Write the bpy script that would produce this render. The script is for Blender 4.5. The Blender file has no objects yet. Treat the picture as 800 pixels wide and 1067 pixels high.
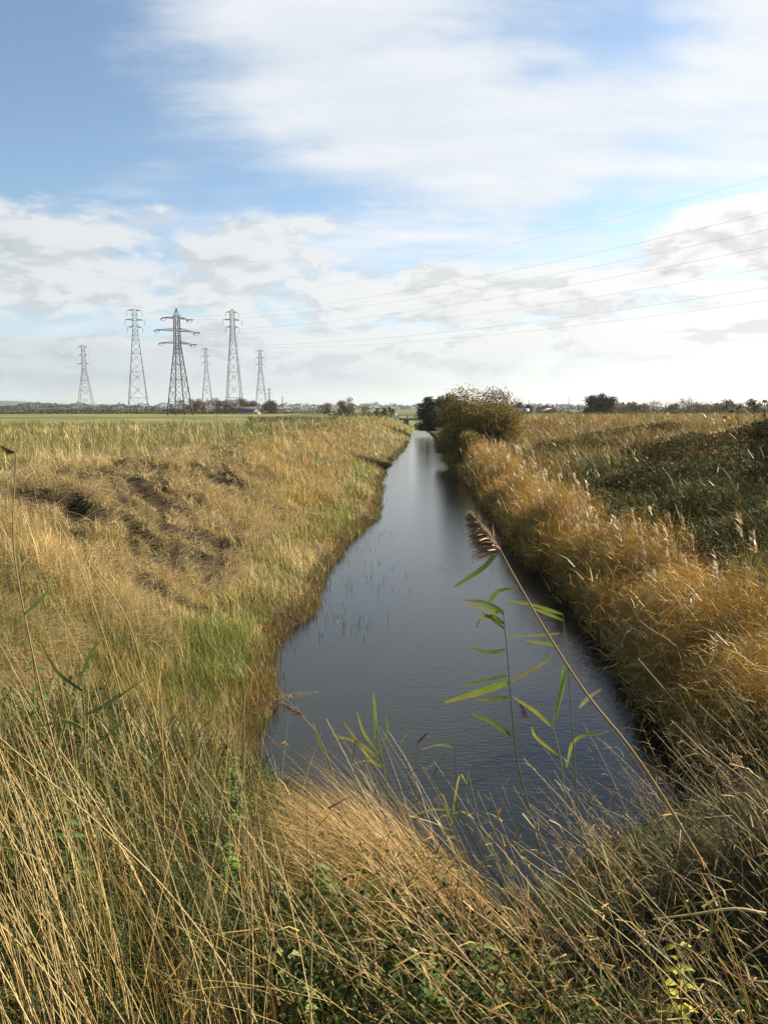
import bpy, math, random
import numpy as np
R = math.radians
rng = np.random.default_rng(7)
random.seed(7)
SC = bpy.context.scene
COL = SC.collection
EYE = 4.0; PITCH = R(7.82); F = 790.0

# ------------------------------------------------------------------ helpers
def tag(o, label=None, cat=None, group=None, kind=None):
    if label: o['label'] = label
    if cat: o['category'] = cat
    if group: o['group'] = group
    if kind: o['kind'] = kind
    return o

def empty(name, loc=(0, 0, 0), rz=0.0):
    o = bpy.data.objects.new(name, None); COL.objects.link(o)
    o.location = loc; o.rotation_euler = (0, 0, rz); o.empty_display_size = .2
    return o

def mesh_np(name, V, F4, mat, col=None, parent=None, tri=False, smooth=False):
    """V (n,3), F4 (m,4) or (m,3) index array, col (n,3) point colours"""
    V = np.asarray(V, np.float32); F4 = np.asarray(F4, np.int32)
    k = F4.shape[1]
    me = bpy.data.meshes.new(name)
    me.vertices.add(len(V)); me.vertices.foreach_set('co', V.ravel())
    me.loops.add(F4.size); me.loops.foreach_set('vertex_index', F4.ravel())
    me.polygons.add(len(F4))
    me.polygons.foreach_set('loop_start', np.arange(0, F4.size, k, dtype=np.int32))
    me.polygons.foreach_set('loop_total', np.full(len(F4), k, np.int32))
    if smooth: me.polygons.foreach_set('use_smooth', np.ones(len(F4), bool))
    if col is not None:
        a = me.color_attributes.new('Col', 'FLOAT_COLOR', 'POINT')
        c = np.ones((len(V), 4), np.float32); c[:, :3] = col
        a.data.foreach_set('color', c.ravel())
    me.materials.append(mat)
    me.update(calc_edges=True)
    o = bpy.data.objects.new(name, me); COL.objects.link(o)
    if parent: o.parent = parent
    return o

class Acc:
    """collects vertex/quad arrays that end up in ONE mesh"""
    def __init__(s): s.V = []; s.F = []; s.C = []; s.n = 0
    def add(s, V, Fc, C=None):
        V = np.asarray(V, np.float32).reshape(-1, 3)
        s.V.append(V); s.F.append(np.asarray(Fc, np.int64) + s.n)
        if C is None: C = (1, 1, 1)
        s.C.append(np.broadcast_to(np.asarray(C, np.float32), V.shape)); s.n += len(V)
    def build(s, name, mat, parent=None, smooth=False, origin=(0, 0, 0)):
        return mesh_np(name, np.concatenate(s.V) - np.array(origin, np.float32), np.concatenate(s.F), mat, np.concatenate(s.C), parent, smooth=smooth)
    def bar(s, a, b, w, h=None, C=None):
        """square bar from a to b"""
        a = np.array(a, float); b = np.array(b, float); h = h or w
        d = b - a; L = np.linalg.norm(d); d /= L
        up = np.array([0, 0, 1.]) if abs(d[2]) < .95 else np.array([1., 0, 0])
        x = np.cross(d, up); x /= np.linalg.norm(x); y = np.cross(x, d)
        q = [(-w/2, -h/2), (w/2, -h/2), (w/2, h/2), (-w/2, h/2)]
        V = [a + x*i + y*j for i, j in q] + [b + x*i + y*j for i, j in q]
        s.add(V, [[0, 1, 5, 4], [1, 2, 6, 5], [2, 3, 7, 6], [3, 0, 4, 7], [3, 2, 1, 0], [4, 5, 6, 7]], C)
    def box(s, x0, x1, y0, y1, z0, z1, C=None):
        V = [(x0,y0,z0),(x1,y0,z0),(x1,y1,z0),(x0,y1,z0),(x0,y0,z1),(x1,y0,z1),(x1,y1,z1),(x0,y1,z1)]
        s.add(V, [[0,3,2,1],[4,5,6,7],[0,1,5,4],[1,2,6,5],[2,3,7,6],[3,0,4,7]], C)
    def tube(s, P, r, n=6, C=None):
        """P polyline, r radius or per point"""
        P = np.array(P, float); m = len(P); r = np.broadcast_to(np.asarray(r, float), (m,))
        T = np.gradient(P, axis=0); T /= np.linalg.norm(T, axis=1)[:, None] + 1e-9
        ref = np.array([0.31, .9, .17]); X = np.cross(T, ref); X /= np.linalg.norm(X, axis=1)[:, None] + 1e-9
        Y = np.cross(T, X)
        a = np.arange(n) * 2*np.pi/n
        V = P[:, None] + (X[:, None]*np.cos(a)[None, :, None] + Y[:, None]*np.sin(a)[None, :, None]) * r[:, None, None]
        q = []
        for i in range(m-1):
            for j in range(n):
                k = (j+1) % n; q.append([i*n+j, i*n+k, (i+1)*n+k, (i+1)*n+j])
        s.add(V.reshape(-1, 3), q, C)

def spline(P, n=6):
    """Catmull-Rom through points"""
    P = np.array(P, float)
    if len(P) < 3:
        t = np.linspace(0, 1, n*2)[:, None]; return P[0]*(1-t) + P[-1]*t
    Q = np.vstack([2*P[0]-P[1], P, 2*P[-1]-P[-2]]); out = []
    for i in range(1, len(Q)-2):
        for t in np.linspace(0, 1, n, endpoint=False):
            a, b, c, d = Q[i-1], Q[i], Q[i+1], Q[i+2]
            out.append(.5*((2*b) + (-a+c)*t + (2*a-5*b+4*c-d)*t*t + (-a+3*b-3*c+d)*t**3))
    out.append(P[-1]); return np.array(out)

def at(px, py, Y):
    """world point at depth Y along a viewing direction measured in the photograph"""
    u = (px-400)/F; v = (533.5-py)/F
    d = np.array([u, math.cos(PITCH)+v*math.sin(PITCH), -math.sin(PITCH)+v*math.cos(PITCH)])
    return np.array([0, 0, EYE]) + d*(Y/d[1])

# value noise
_tab = rng.random((256, 256)).astype(np.float64)
def vnoise(x, y, s=1.0, o=0):
    x = np.asarray(x, float)/s + 37.3*o + 500; y = np.asarray(y, float)/s + 11.7*o + 500
    xi = np.floor(x).astype(int); yi = np.floor(y).astype(int)
    fx = x-xi; fy = y-yi; fx = fx*fx*(3-2*fx); fy = fy*fy*(3-2*fy)
    g = lambda a, b: _tab[a % 256, b % 256]
    return (g(xi, yi)*(1-fx)+g(xi+1, yi)*fx)*(1-fy)+(g(xi, yi+1)*(1-fx)+g(xi+1, yi+1)*fx)*fy
def fbm(x, y, s=1.0, o=0, n=3):
    r = 0; a = .5; t = 0
    for i in range(n):
        r = r + a*vnoise(x, y, s/2**i, o+i); t += a; a *= .5
    return r/t
def sstep(a, b, x):
    t = np.clip((x-a)/(b-a), 0, 1); return t*t*(3-2*t)

# ------------------------------------------------------------------ materials
def new_mat(name):
    m = bpy.data.materials.new(name); m.use_nodes = True
    nt = m.node_tree; nt.nodes.clear()
    out = nt.nodes.new('ShaderNodeOutputMaterial')
    return m, nt, out
def principled(nt, rough=.7, spec=.3):
    b = nt.nodes.new('ShaderNodeBsdfPrincipled')
    b.inputs['Roughness'].default_value = rough
    b.inputs['Specular IOR Level'].default_value = spec
    return b
def mat_plain(name, rgb, rough=.7, metal=0, var=.25, scale=3.0):
    m, nt, out = new_mat(name); b = principled(nt, rough)
    b.inputs['Metallic'].default_value = metal
    n = nt.nodes.new('ShaderNodeTexNoise'); n.inputs['Scale'].default_value = scale; n.inputs['Detail'].default_value = 5
    tc = nt.nodes.new('ShaderNodeTexCoord'); nt.links.new(tc.outputs['Object'], n.inputs['Vector'])
    r = nt.nodes.new('ShaderNodeValToRGB'); nt.links.new(n.outputs['Fac'], r.inputs[0])
    r.color_ramp.elements[0].position = .3; r.color_ramp.elements[1].position = .7
    r.color_ramp.elements[0].color = (*[c*(1-var) for c in rgb], 1); r.color_ramp.elements[1].color = (*[min(1, c*(1+var)) for c in rgb], 1)
    nt.links.new(r.outputs[0], b.inputs['Base Color']); nt.links.new(b.outputs[0], out.inputs[0])
    return m
def mat_blade(name, transl=.3, rough=.55, spec=.25):
    """plant tissue: colour of each blade or leaf from the mesh, some light passes through"""
    m, nt, out = new_mat(name); b = principled(nt, rough, spec)
    a = nt.nodes.new('ShaderNodeAttribute'); a.attribute_name = 'Col'
    t = nt.nodes.new('ShaderNodeBsdfTranslucent'); mx = nt.nodes.new('ShaderNodeMixShader')
    mx.inputs[0].default_value = transl
    nt.links.new(a.outputs['Color'], b.inputs['Base Color']); nt.links.new(a.outputs['Color'], t.inputs['Color'])
    nt.links.new(b.outputs[0], mx.inputs[1]); nt.links.new(t.outputs[0], mx.inputs[2]); nt.links.new(mx.outputs[0], out.inputs[0])
    return m
M_GRASS = mat_blade('grass_blades', .2)
M_LEAF = mat_blade('leaves', .25, .75, .12)
M_REED = mat_blade('reed_tissue', .22, .5)
M_BARK = mat_plain('bark', (.10, .075, .05), .9)
M_STEEL = mat_plain('galvanised_steel', (.17, .17, .17), .6, .2, .3, .5)
M_STEELD = mat_plain('dark_painted_steel', (.035, .035, .033), .6, .2, .3, .5)
M_INS = mat_plain('insulator_glaze', (.05, .035, .03), .3)
M_WIRE = mat_plain('wire_aluminium', (.10, .10, .11), .5, .5)
M_BRICK = mat_plain('red_brick', (.16, .065, .045), .85, 0, .3, 2)
M_SLATE = mat_plain('roof_slate', (.09, .07, .065), .7, 0, .2, 1)
M_PINK = mat_plain('pale_tile', (.33, .22, .19), .7, 0, .2, 1)
M_WHITE = mat_plain('white_paint', (.7, .7, .68), .6, 0, .05, 1)
M_CONC = mat_plain('concrete', (.2, .19, .16), .85, 0, .25, 1.2)
M_GLASS = mat_plain('dark_glass', (.02, .025, .03), .1)
M_WOOD = mat_plain('grey_timber', (.16, .13, .10), .85)

# ------------------------------------------------------------------ the channel and the land
LW = np.array([(-1.45,-60),(-1.49,8.0),(-1.48,10.18),(-1.73,12.08),(-1.63,13.27),(-1.28,14.43),(-1.32,17.85),(-1.06,21.66),(-0.4,26.28),(-0.27,35.23),(0.0,48.98),(1.62,71.0),(3.41,100.07),(5.22,133.61),(7.4,165),(10,210)])
RW = np.array([(3.6,-60),(3.6,8.04),(3.55,9.21),(3.69,10.55),(3.92,12.49),(4.04,15.55),(3.92,18.96),(4.21,26.28),(4.56,34.07),(5.08,45.45),(5.3,57.99),(6.2,86.47),(7.6,133.61),(10.5,165),(14,210)])
NW = np.array([(-60,8.3),(-1.8,8.2),(-.6,6.9),(.2,6.1),(.8,5.6),(1.4,5.8),(2.1,6.6),(3.6,7.6),(60,7.8)])
def xl(y): return np.interp(y, LW[:, 1], LW[:, 0]) + .16*(vnoise(y, y*0, .7, 3)-.5) + .3*(vnoise(y, y*0, 2.6, 4)-.5)
def xr(y): return np.interp(y, RW[:, 1], RW[:, 0]) + .3*(vnoise(y, y*0, 1.7, 5)-.5)
def yn(x): return np.interp(x, NW[:, 0], NW[:, 1]) + .3*(vnoise(x, x*0, .8, 6)-.5)
def dists(x, y):
    return xl(y)-x, x-xr(y), yn(x)-y
PATCH = [(-7.4, 18.4, 1.2, 1.5), (-6.0, 18.6, 1.0, 1.3), (-4.7, 16.4, 1.3, 2.0), (-3.9, 14.9, .8, 1.0), (-5.2, 24, .9, 2.4), (-8.2, 25.5, 1.0, 2.0), (-4.0, 12.7, .9, .9), (-6.6, 15.0, 1.2, .8), (-6.2, 29, .7, 1.6), (-7.0, 21.5, .8, .9)]
def bare(x, y):
    r = np.zeros(np.broadcast(x, y).shape)
    w = .9*(fbm(x, y, .9, 20)-.5)+1.7*(fbm(x, y, .30, 24, 2)-.5)
    for a, b, sx, sy in PATCH:
        sx = sx*.95; sy = sy*.95
        r = np.maximum(r, 1.25-np.sqrt(((x-a)/sx)**2+((y-b)/sy)**2)+w*1.6)
    return np.clip(r*1.6, 0, 1)
def height(x, y):
    x = np.asarray(x, float); y = np.asarray(y, float)
    dl, dr, dn = dists(x, y)
    pl = np.interp(dl, [-2, 0, .25, 1.5, 3.5, 5.2, 6.5, 9, 13, 20, 30], [-1.2, 0, .22, .62, 1.55, 2.2, 2.38, 2.25, 1.65, 1.05, .9])
    pr = np.interp(dr, [-2, 0, .3, 1.5, 4, 7, 12, 30], [-1.2, 0, .25, .5, 1.15, 1.7, 2.1, 2.2])
    pn = np.interp(dn, [-2, 0, .25, 1.5, 4.0, 6], [-1.2, 0, .25, .85, 2.15, 2.35])
    far = sstep(60, 160, y)
    pl = np.where(dl > 0, pl*(1-.12*far), pl)
    pr = np.where(dr > 0, pr*(1-.25*far*sstep(5, 20, dr)), pr)
    h = np.maximum(np.maximum(pl, pr), pn)
    pf = np.interp(y-195, [-2, 0, 3, 8], [-1.2, 0, 1, 1.6]); h = np.maximum(h, pf)
    land = sstep(0, 1.5, h)
    n = (fbm(x, y, 2.2, 1)-.5)*.5 + (fbm(x, y, .6, 9)-.5)*.16
    n = n*(1-sstep(60, 140, y)) - (.10+.30*fbm(x, y, .3, 26, 2))*bare(x, y)*np.where(y < 40, 1, 0)
    return h + land*n
def axis(breaks):
    out = []
    for a, b, st in breaks: out += list(np.arange(a, b, st))
    out.append(breaks[-1][1]); return np.array(out)
gx = np.concatenate([-np.geomspace(4200, 12, 60)[:-1], axis([(-12, -5, .2), (-5, 8, .12), (8, 14, .2)]), np.geomspace(14.3, 4200, 60)])
gy = np.concatenate([-np.geomspace(300, 3, 16)[:-1], axis([(-3, 26, .16), (26, 60, .4), (60, 150, 1.5)]), np.geomspace(152, 5200, 70)])
X, Y = np.meshgrid(gx, gy)
Z = height(X, Y)
# a long low hill far to the left, and the land sinks slightly with distance
Z -= .9*sstep(150, 700, np.hypot(X, Y))
nx, ny = len(gx), len(gy)
idx = np.arange(nx*ny).reshape(ny, nx)
Q = np.stack([idx[:-1, :-1], idx[:-1, 1:], idx[1:, 1:], idx[1:, :-1]], -1).reshape(-1, 4)
b_ = bare(X, Y)[..., None]
d_ = np.maximum.reduce(dists(X, Y))[..., None]
c_ = np.where(fbm(X, Y, 1.5, 30)[..., None] > .5, np.array([.16, .12, .06]), np.array([.10, .09, .04]))
c_ = c_*(1-b_) + np.array([.034, .022, .015])*b_
nb = sstep(11, 6, Y)[..., None]; c_ = c_*(1-.72*nb)  # near bank earth darkened, shade between the stems put into its colour
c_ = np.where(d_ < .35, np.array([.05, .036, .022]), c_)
fr = sstep(60, 140, np.hypot(X, Y))[..., None]
c_ = c_*(1-fr) + np.array([.13, .14, .05])*fr
c_ = c_*(.6+.4*fbm(X, Y, 40, 33)[..., None])
m, nt, out = new_mat('earth_and_thatch'); b = principled(nt, .95, .1)
a = nt.nodes.new('ShaderNodeAttribute'); a.attribute_name = 'Col'
n1 = nt.nodes.new('ShaderNodeTexNoise'); n1.inputs['Scale'].default_value = 9; n1.inputs['Detail'].default_value = 8; n1.inputs['Roughness'].default_value = .7
tc = nt.nodes.new('ShaderNodeTexCoord'); nt.links.new(tc.outputs['Object'], n1.inputs['Vector'])
mr = nt.nodes.new('ShaderNodeMapRange'); mr.inputs[3].default_value = .5; mr.inputs[4].default_value = 1.6
nt.links.new(n1.outputs['Fac'], mr.inputs[0])
vm = nt.nodes.new('ShaderNodeVectorMath'); vm.operation = 'SCALE'
nt.links.new(a.outputs['Color'], vm.inputs[0]); nt.links.new(mr.outputs[0], vm.inputs['Scale']); nt.links.new(vm.outputs[0], b.inputs['Base Color'])
bp = nt.nodes.new('ShaderNodeBump'); bp.inputs['Distance'].default_value = .08; bp.inputs['Strength'].default_value = .8
nt.links.new(n1.outputs['Fac'], bp.inputs['Height']); nt.links.new(bp.outputs[0], b.inputs['Normal']); nt.links.new(b.outputs[0], out.inputs[0])
M_GROUND = m
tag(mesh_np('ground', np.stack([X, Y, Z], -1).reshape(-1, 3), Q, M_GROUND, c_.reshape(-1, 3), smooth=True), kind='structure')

# water: one sheet inside the channel
m, nt, out = new_mat('river_water'); b = principled(nt, .06, .5)
b.inputs['Base Color'].default_value = (.009, .012, .011, 1); b.inputs['IOR'].default_value = 1.36
tc = nt.nodes.new('ShaderNodeTexCoord')
def wnoise(sx, sy, sc, dist, strength, prev=None, rot=0):
    mp = nt.nodes.new('ShaderNodeMapping'); mp.inputs['Scale'].default_value = (sx, sy, 1); mp.inputs['Rotation'].default_value = (0, 0, rot)
    nt.links.new(tc.outputs['Object'], mp.inputs['Vector'])
    n = nt.nodes.new('ShaderNodeTexNoise'); n.inputs['Scale'].default_value = sc; n.inputs['Detail'].default_value = 3
    nt.links.new(mp.outputs[0], n.inputs['Vector'])
    bp = nt.nodes.new('ShaderNodeBump'); bp.inputs['Distance'].default_value = dist; bp.inputs['Strength'].default_value = strength
    nt.links.new(n.outputs['Fac'], bp.inputs['Height'])
    if prev: nt.links.new(prev.outputs[0], bp.inputs['Normal'])
    return bp
w1 = wnoise(.7, 1.6, 12, .008, .6, rot=.35)
w2 = wnoise(.6, 1.3, 2.2, .014, .25, w1, rot=.2)
nt.links.new(w2.outputs[0], b.inputs['Normal'])
# wind-roughened streaks against smoother lanes
mp = nt.nodes.new('ShaderNodeMapping'); mp.inputs['Scale'].default_value = (.5, .16, 1); nt.links.new(tc.outputs['Object'], mp.inputs['Vector'])
n = nt.nodes.new('ShaderNodeTexNoise'); n.inputs['Scale'].default_value = 1.0; n.inputs['Detail'].default_value = 4; nt.links.new(mp.outputs[0], n.inputs['Vector'])
mr = nt.nodes.new('ShaderNodeMapRange'); mr.inputs[1].default_value = .35; mr.inputs[2].default_value = .65; mr.inputs[3].default_value = .01; mr.inputs[4].default_value = .07
nt.links.new(n.outputs['Fac'], mr.inputs[0]); nt.links.new(mr.outputs[0], b.inputs['Roughness'])
nt.links.new(b.outputs[0], out.inputs[0])
M_WATER = m
ys = np.concatenate([np.arange(4.5, 60, .5), np.arange(60, 200, 3)])
wl = np.stack([xl(ys)-.8, ys, ys*0], -1); wr = np.stack([xr(ys)+.9, ys, ys*0], -1)
V = np.stack([wl, wr], 1).reshape(-1, 3); k = np.arange(len(ys)-1)*2
tag(mesh_np('water', V, np.stack([k, k+1, k+3, k+2], -1), M_WATER), kind='structure')

# fields beyond the left bank
def mat_field(name, c0, c1, sc):
    m, nt, out = new_mat(name); b = principled(nt, .9, .1)
    tc = nt.nodes.new('ShaderNodeTexCoord'); mp = nt.nodes.new('ShaderNodeMapping'); mp.inputs['Scale'].default_value = (.3, 1, 1)
    n = nt.nodes.new('ShaderNodeTexNoise'); n.inputs['Scale'].default_value = sc; n.inputs['Detail'].default_value = 6
    r = nt.nodes.new('ShaderNodeValToRGB'); r.color_ramp.elements[0].position = .35; r.color_ramp.elements[1].position = .65
    r.color_ramp.elements[0].color = (*c0, 1); r.color_ramp.elements[1].color = (*c1, 1)
    nt.links.new(tc.outputs['Object'], mp.inputs[0]); nt.links.new(mp.outputs[0], n.inputs['Vector']); nt.links.new(n.outputs['Fac'], r.inputs[0])
    nt.links.new(r.outputs[0], b.inputs['Base Color']); nt.links.new(b.outputs[0], out.inputs[0]); return m
def sheet(name, x0, x1, y0, y1, z, mat, n=60):
    xs = np.linspace(x0, x1, n); yy = np.linspace(y0, y1, 12)
    XX, YY = np.meshgrid(xs, yy); YY = YY + (fbm(XX, YY, 25, 40)-.5)*2
    ZZ = height(XX, YY) - .9*sstep(150, 700, np.hypot(XX, YY)) + z
    i = np.arange(n*12).reshape(12, n)
    return tag(mesh_np(name, np.stack([XX, YY, ZZ], -1).reshape(-1, 3), np.stack([i[:-1, :-1], i[:-1, 1:], i[1:, 1:], i[1:, :-1]], -1).reshape(-1, 4), mat), kind='structure')
sheet('pasture', -420, -30, 150, 318, .12, mat_field('pasture_grass', (.11, .12, .038), (.24, .215, .08), .16))
sheet('ploughed_field', -520, -50, 345, 450, .14, mat_field('field_stubble', (.08, .075, .03), (.12, .10, .045), .1))
sheet('far_field', -640, -60, 480, 700, .2, mat_field('far_crop', (.10, .12, .04), (.15, .15, .06), .05))
# low hill on the far left horizon
hx = np.linspace(-2600, -700, 80); hyy = np.linspace(2600, 3400, 10)
HX, HY = np.meshgrid(hx, hyy)
HZ = .5 + (30*np.exp(-((HX+1520)/260)**2) + 13*np.exp(-((HX+1100)/200)**2) + 4*fbm(HX, HY, 90, 50))*np.sin(np.linspace(0, np.pi, 10))[:, None]
i = np.arange(800).reshape(10, 80)
tag(mesh_np('hill', np.stack([HX, HY, HZ], -1).reshape(-1, 3), np.stack([i[:-1, :-1], i[:-1, 1:], i[1:, 1:], i[1:, :-1]], -1).reshape(-1, 4),
    mat_field('wooded_hill', (.045, .055, .03), (.09, .10, .05), .01), smooth=True), kind='structure')

# ------------------------------------------------------------------ blades, leaves, plumes
PAL = {k: np.array(v) for k, v in dict(straw=(.54, .38, .13), pale=(.68, .53, .26), gold=(.54, .33, .07), amber=(.42, .215, .04),
    green=(.13, .21, .035), lime=(.22, .33, .05), olive=(.20, .195, .055), brown=(.15, .085, .035), dark=(.055, .075, .02), rust=(.22, .10, .035)).items()}
for k_ in PAL: PAL[k_] = PAL[k_]*np.array([.72, .70, .665])
def blades(P, h, az, th0, th1, w, col, nseg=3, tube=False, tipcol=None, wexp=.7, jit=.12):
    """strips rooted at P: start angle from vertical th0, added bend th1, direction az"""
    N = len(P); t = np.linspace(0, 1, nseg+1)
    B = lambda a: np.broadcast_to(np.asarray(a, float), (N,))
    h, az, th0, th1, w = map(B, (h, az, th0, th1, w))
    tm = (t[:-1]+t[1:])/2
    ang = th0[:, None] + th1[:, None]*tm[None]
    ds = h[:, None]/nseg
    hor = np.concatenate([np.zeros((N, 1)), np.cumsum(np.sin(ang)*ds, 1)], 1)
    ver = np.concatenate([np.zeros((N, 1)), np.cumsum(np.cos(ang)*ds, 1)], 1)
    D = np.stack([np.cos(az), np.sin(az), 0*az], -1); S = np.stack([-np.sin(az), np.cos(az), 0*az], -1)
    C = P[:, None] + D[:, None]*hor[..., None]; C[..., 2] += ver
    wid = w[:, None]*np.maximum(1-t[None]**(1/wexp), .06)*.5 if not tube else w[:, None]*(1-.7*t[None])*.5
    phi = rng.uniform(0, np.pi, N)
    col = np.clip(col*(1+rng.normal(0, jit, (N, 1))), .005, .9)
    cc = np.repeat(col[:, None], nseg+1, 1)
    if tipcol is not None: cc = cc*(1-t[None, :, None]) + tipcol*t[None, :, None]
    if not tube:
        SD = S*np.cos(phi)[:, None] + D*np.sin(phi)[:, None]
        V = np.stack([C - SD[:, None]*wid[..., None], C + SD[:, None]*wid[..., None]], 2)   # N, s+1, 2, 3
        base = (np.arange(N)*(nseg+1)*2)[:, None] + (np.arange(nseg)*2)[None]
        Fq = np.stack([base, base+1, base+3, base+2], -1).reshape(-1, 4)
        return V.reshape(-1, 3), Fq, np.repeat(cc[:, :, None], 2, 2).reshape(-1, 3), C[:, -1]
    offs = []
    for a in (0, 2.094, 4.189):
        o = (S*np.cos(a)+D*np.sin(a)*.8)[:, None]*wid[..., None]; o[..., 2] -= np.sin(a)*.6*wid; offs.append(C+o)
    V = np.stack(offs, 2)
    base = (np.arange(N)*(nseg+1)*3)[:, None] + (np.arange(nseg)*3)[None]
    Fq = np.concatenate([np.stack([base+i, base+(i+1) % 3, base+3+(i+1) % 3, base+3+i], -1).reshape(-1, 4) for i in range(3)])
    return V.reshape(-1, 3), Fq, np.repeat(cc[:, :, None], 3, 2).reshape(-1, 3), C[:, -1]
def leaves(P, size, col, jit=.2, up=.5, aspect=.55):
    """small pointed leaves, each two quads folded along the midrib"""
    N = len(P); size = np.broadcast_to(size, (N,))[:, None]
    a = rng.uniform(0, 2*np.pi, N); el = rng.normal(-.15, .5, N)
    D = np.stack([np.cos(a)*np.cos(el), np.sin(a)*np.cos(el), np.sin(el)], -1)
    U = np.stack([rng.normal(0, up, N), rng.normal(0, up, N), np.ones(N)], -1)
    S = np.cross(D, U); S /= np.linalg.norm(S, axis=1)[:, None]+1e-6; Nn = np.cross(S, D)
    L = size; W = size*aspect*.5
    v = [P, P+D*L*.35+S*W+Nn*W*.35, P+D*L, P+D*L*.35-S*W+Nn*W*.35, P+D*L*.7+S*W*.6+Nn*W*.2, P+D*L*.7-S*W*.6+Nn*W*.2, P+D*L*.5-Nn*W*.05]
    V = np.stack(v, 1).reshape(-1, 3); b = (np.arange(N)*7)[:, None]
    Fq = np.concatenate([b+np.array([[0, 1, 4, 6]]), b+np.array([[6, 4, 2, 2]])[:, [0, 1, 2, 2]], b+np.array([[0, 6, 5, 3]])])
    # quads only: right tip half, left tip half
    Fq = np.concatenate([b+np.array([[0, 1, 4, 6]]), b+np.array([[0, 6, 5, 3]]), b+np.array([[6, 4, 2, 5]])])
    col = np.clip(col*(1+rng.normal(0, jit, (N, 1))), .004, .9)
    return V, Fq, np.repeat(col[:, None], 7, 1).reshape(-1, 3)
def cards(P, size, col, jit=.2):
    """one-quad leaf clumps for plants that are far away"""
    N = len(P); size = np.broadcast_to(size, (N,))[:, None]
    D = rng.normal(0, 1, (N, 3)); D /= np.linalg.norm(D, axis=1)[:, None]
    S = np.cross(D, rng.normal(0, 1, (N, 3))); S /= np.linalg.norm(S, axis=1)[:, None]
    V = np.stack([P-D*size*.5, P+S*size*.28, P+D*size*.5, P-S*size*.28], 1).reshape(-1, 3)
    Fq = (np.arange(N)*4)[:, None]+np.arange(4)[None]
    col = np.clip(col*(1+rng.normal(0, jit, (N, 1))), .004, .9)
    return V, Fq, np.repeat(col[:, None], 4, 1).reshape(-1, 3)
WIND = np.pi       # the wind blows towards -x

def clusters(n, k, x, y, spread):
    """n cluster centres given, k blades each"""
    ci = np.repeat(np.arange(n), k)
    s = np.repeat(spread, k)
    px = x[ci]+rng.normal(0, 1, n*k)*s; py = y[ci]+rng.normal(0, 1, n*k)*s
    return ci, px, py
def scatter(n, y0, y1, umin=-.64, umax=.64):
    Yd = np.exp(rng.uniform(np.log(y0), np.log(y1), n)); u = rng.uniform(umin, umax, n)
    return u*Yd, Yd

# ---------------- left bank and near bank grass
def grass_colour(x, y):
    dl, dr, dn = dists(x, y); n = len(x)
    n1 = fbm(x, y, 1.5, 60); n2 = fbm(x, y, .9, 61); r = rng.random(n)
    c = np.where((n1 > .5)[:, None], PAL['straw'], PAL['gold']*.22+PAL['straw']*.86)
    # plateau: olive green mixed with straw
    gp = sstep(4.6, 6.4, dl+2.2*(n1-.5)) * (y > 9)
    c = np.where((r < .74*gp)[:, None], PAL['olive']*.9+PAL['green']*.12, c)
    c = np.where(((r > .82) & (n2 > .52) & (gp > .3))[:, None], PAL['green']*1.05, c)
    # foot of the slope: green and yellow-green
    gf = np.exp(-((dl-.8)/.75)**2)*(.35+.65*sstep(.35, .55, fbm(x, y, 3.0, 62)))*(y < 130)
    c = np.where((rng.random(n) < gf*.9)[:, None], PAL['lime']*.62+PAL['olive']*.5, c)
    gg = .8*np.exp(-(((x+2.5)/.95)**2+((y-12.5)/2.2)**2)) + .5*np.exp(-(((x+1.9)/.5)**2+((y-16)/2)**2))
    c = np.where((rng.random(n) < gg*1.1)[:, None], PAL['lime']*.6+PAL['olive']*.45, c)
    nl = sstep(-1.6, -3.2, x)*sstep(12.5, 9.5, y)*sstep(.3, .55, fbm(x, y, 1.1, 66)+.1)
    c = np.where((rng.random(n) < nl*.65)[:, None], (PAL['olive']*.8+PAL['green']*.35)*rng.uniform(.4, 1.3, (n, 1)), c)
    # water's edge: brown, rusty stems
    e = np.exp(-((np.minimum(np.abs(dl), 3))/.32)**2)
    c = np.where((rng.random(n) < e*.7)[:, None], PAL['rust']*1.1, c)
    # general speckle of green and dead brown
    r2 = rng.random(n)
    c = np.where((r2 < .10)[:, None], PAL['green']*1.1, c); c = np.where((r2 > .93)[:, None], PAL['brown'], c)
    c = np.where(((r2 > .82) & (r2 < .88))[:, None], PAL['pale']*.95, c)
    c = np.where((fbm(x, y, 1.3, 65) > .62)[:, None] & (rng.random(n) < .6)[:, None], PAL['pale'], c)
    nr = np.clip(sum(np.exp(-(((x-a_+.3)/(sx*1.9))**2+((y-b_)/(sy*1.9))**2)) for a_, b_, sx, sy in PATCH), 0, 1)
    c = np.where((rng.random(n) < nr*.45)[:, None], PAL['pale']*1.05, c)
    return c*(.78+.6*n2)[:, None]

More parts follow.
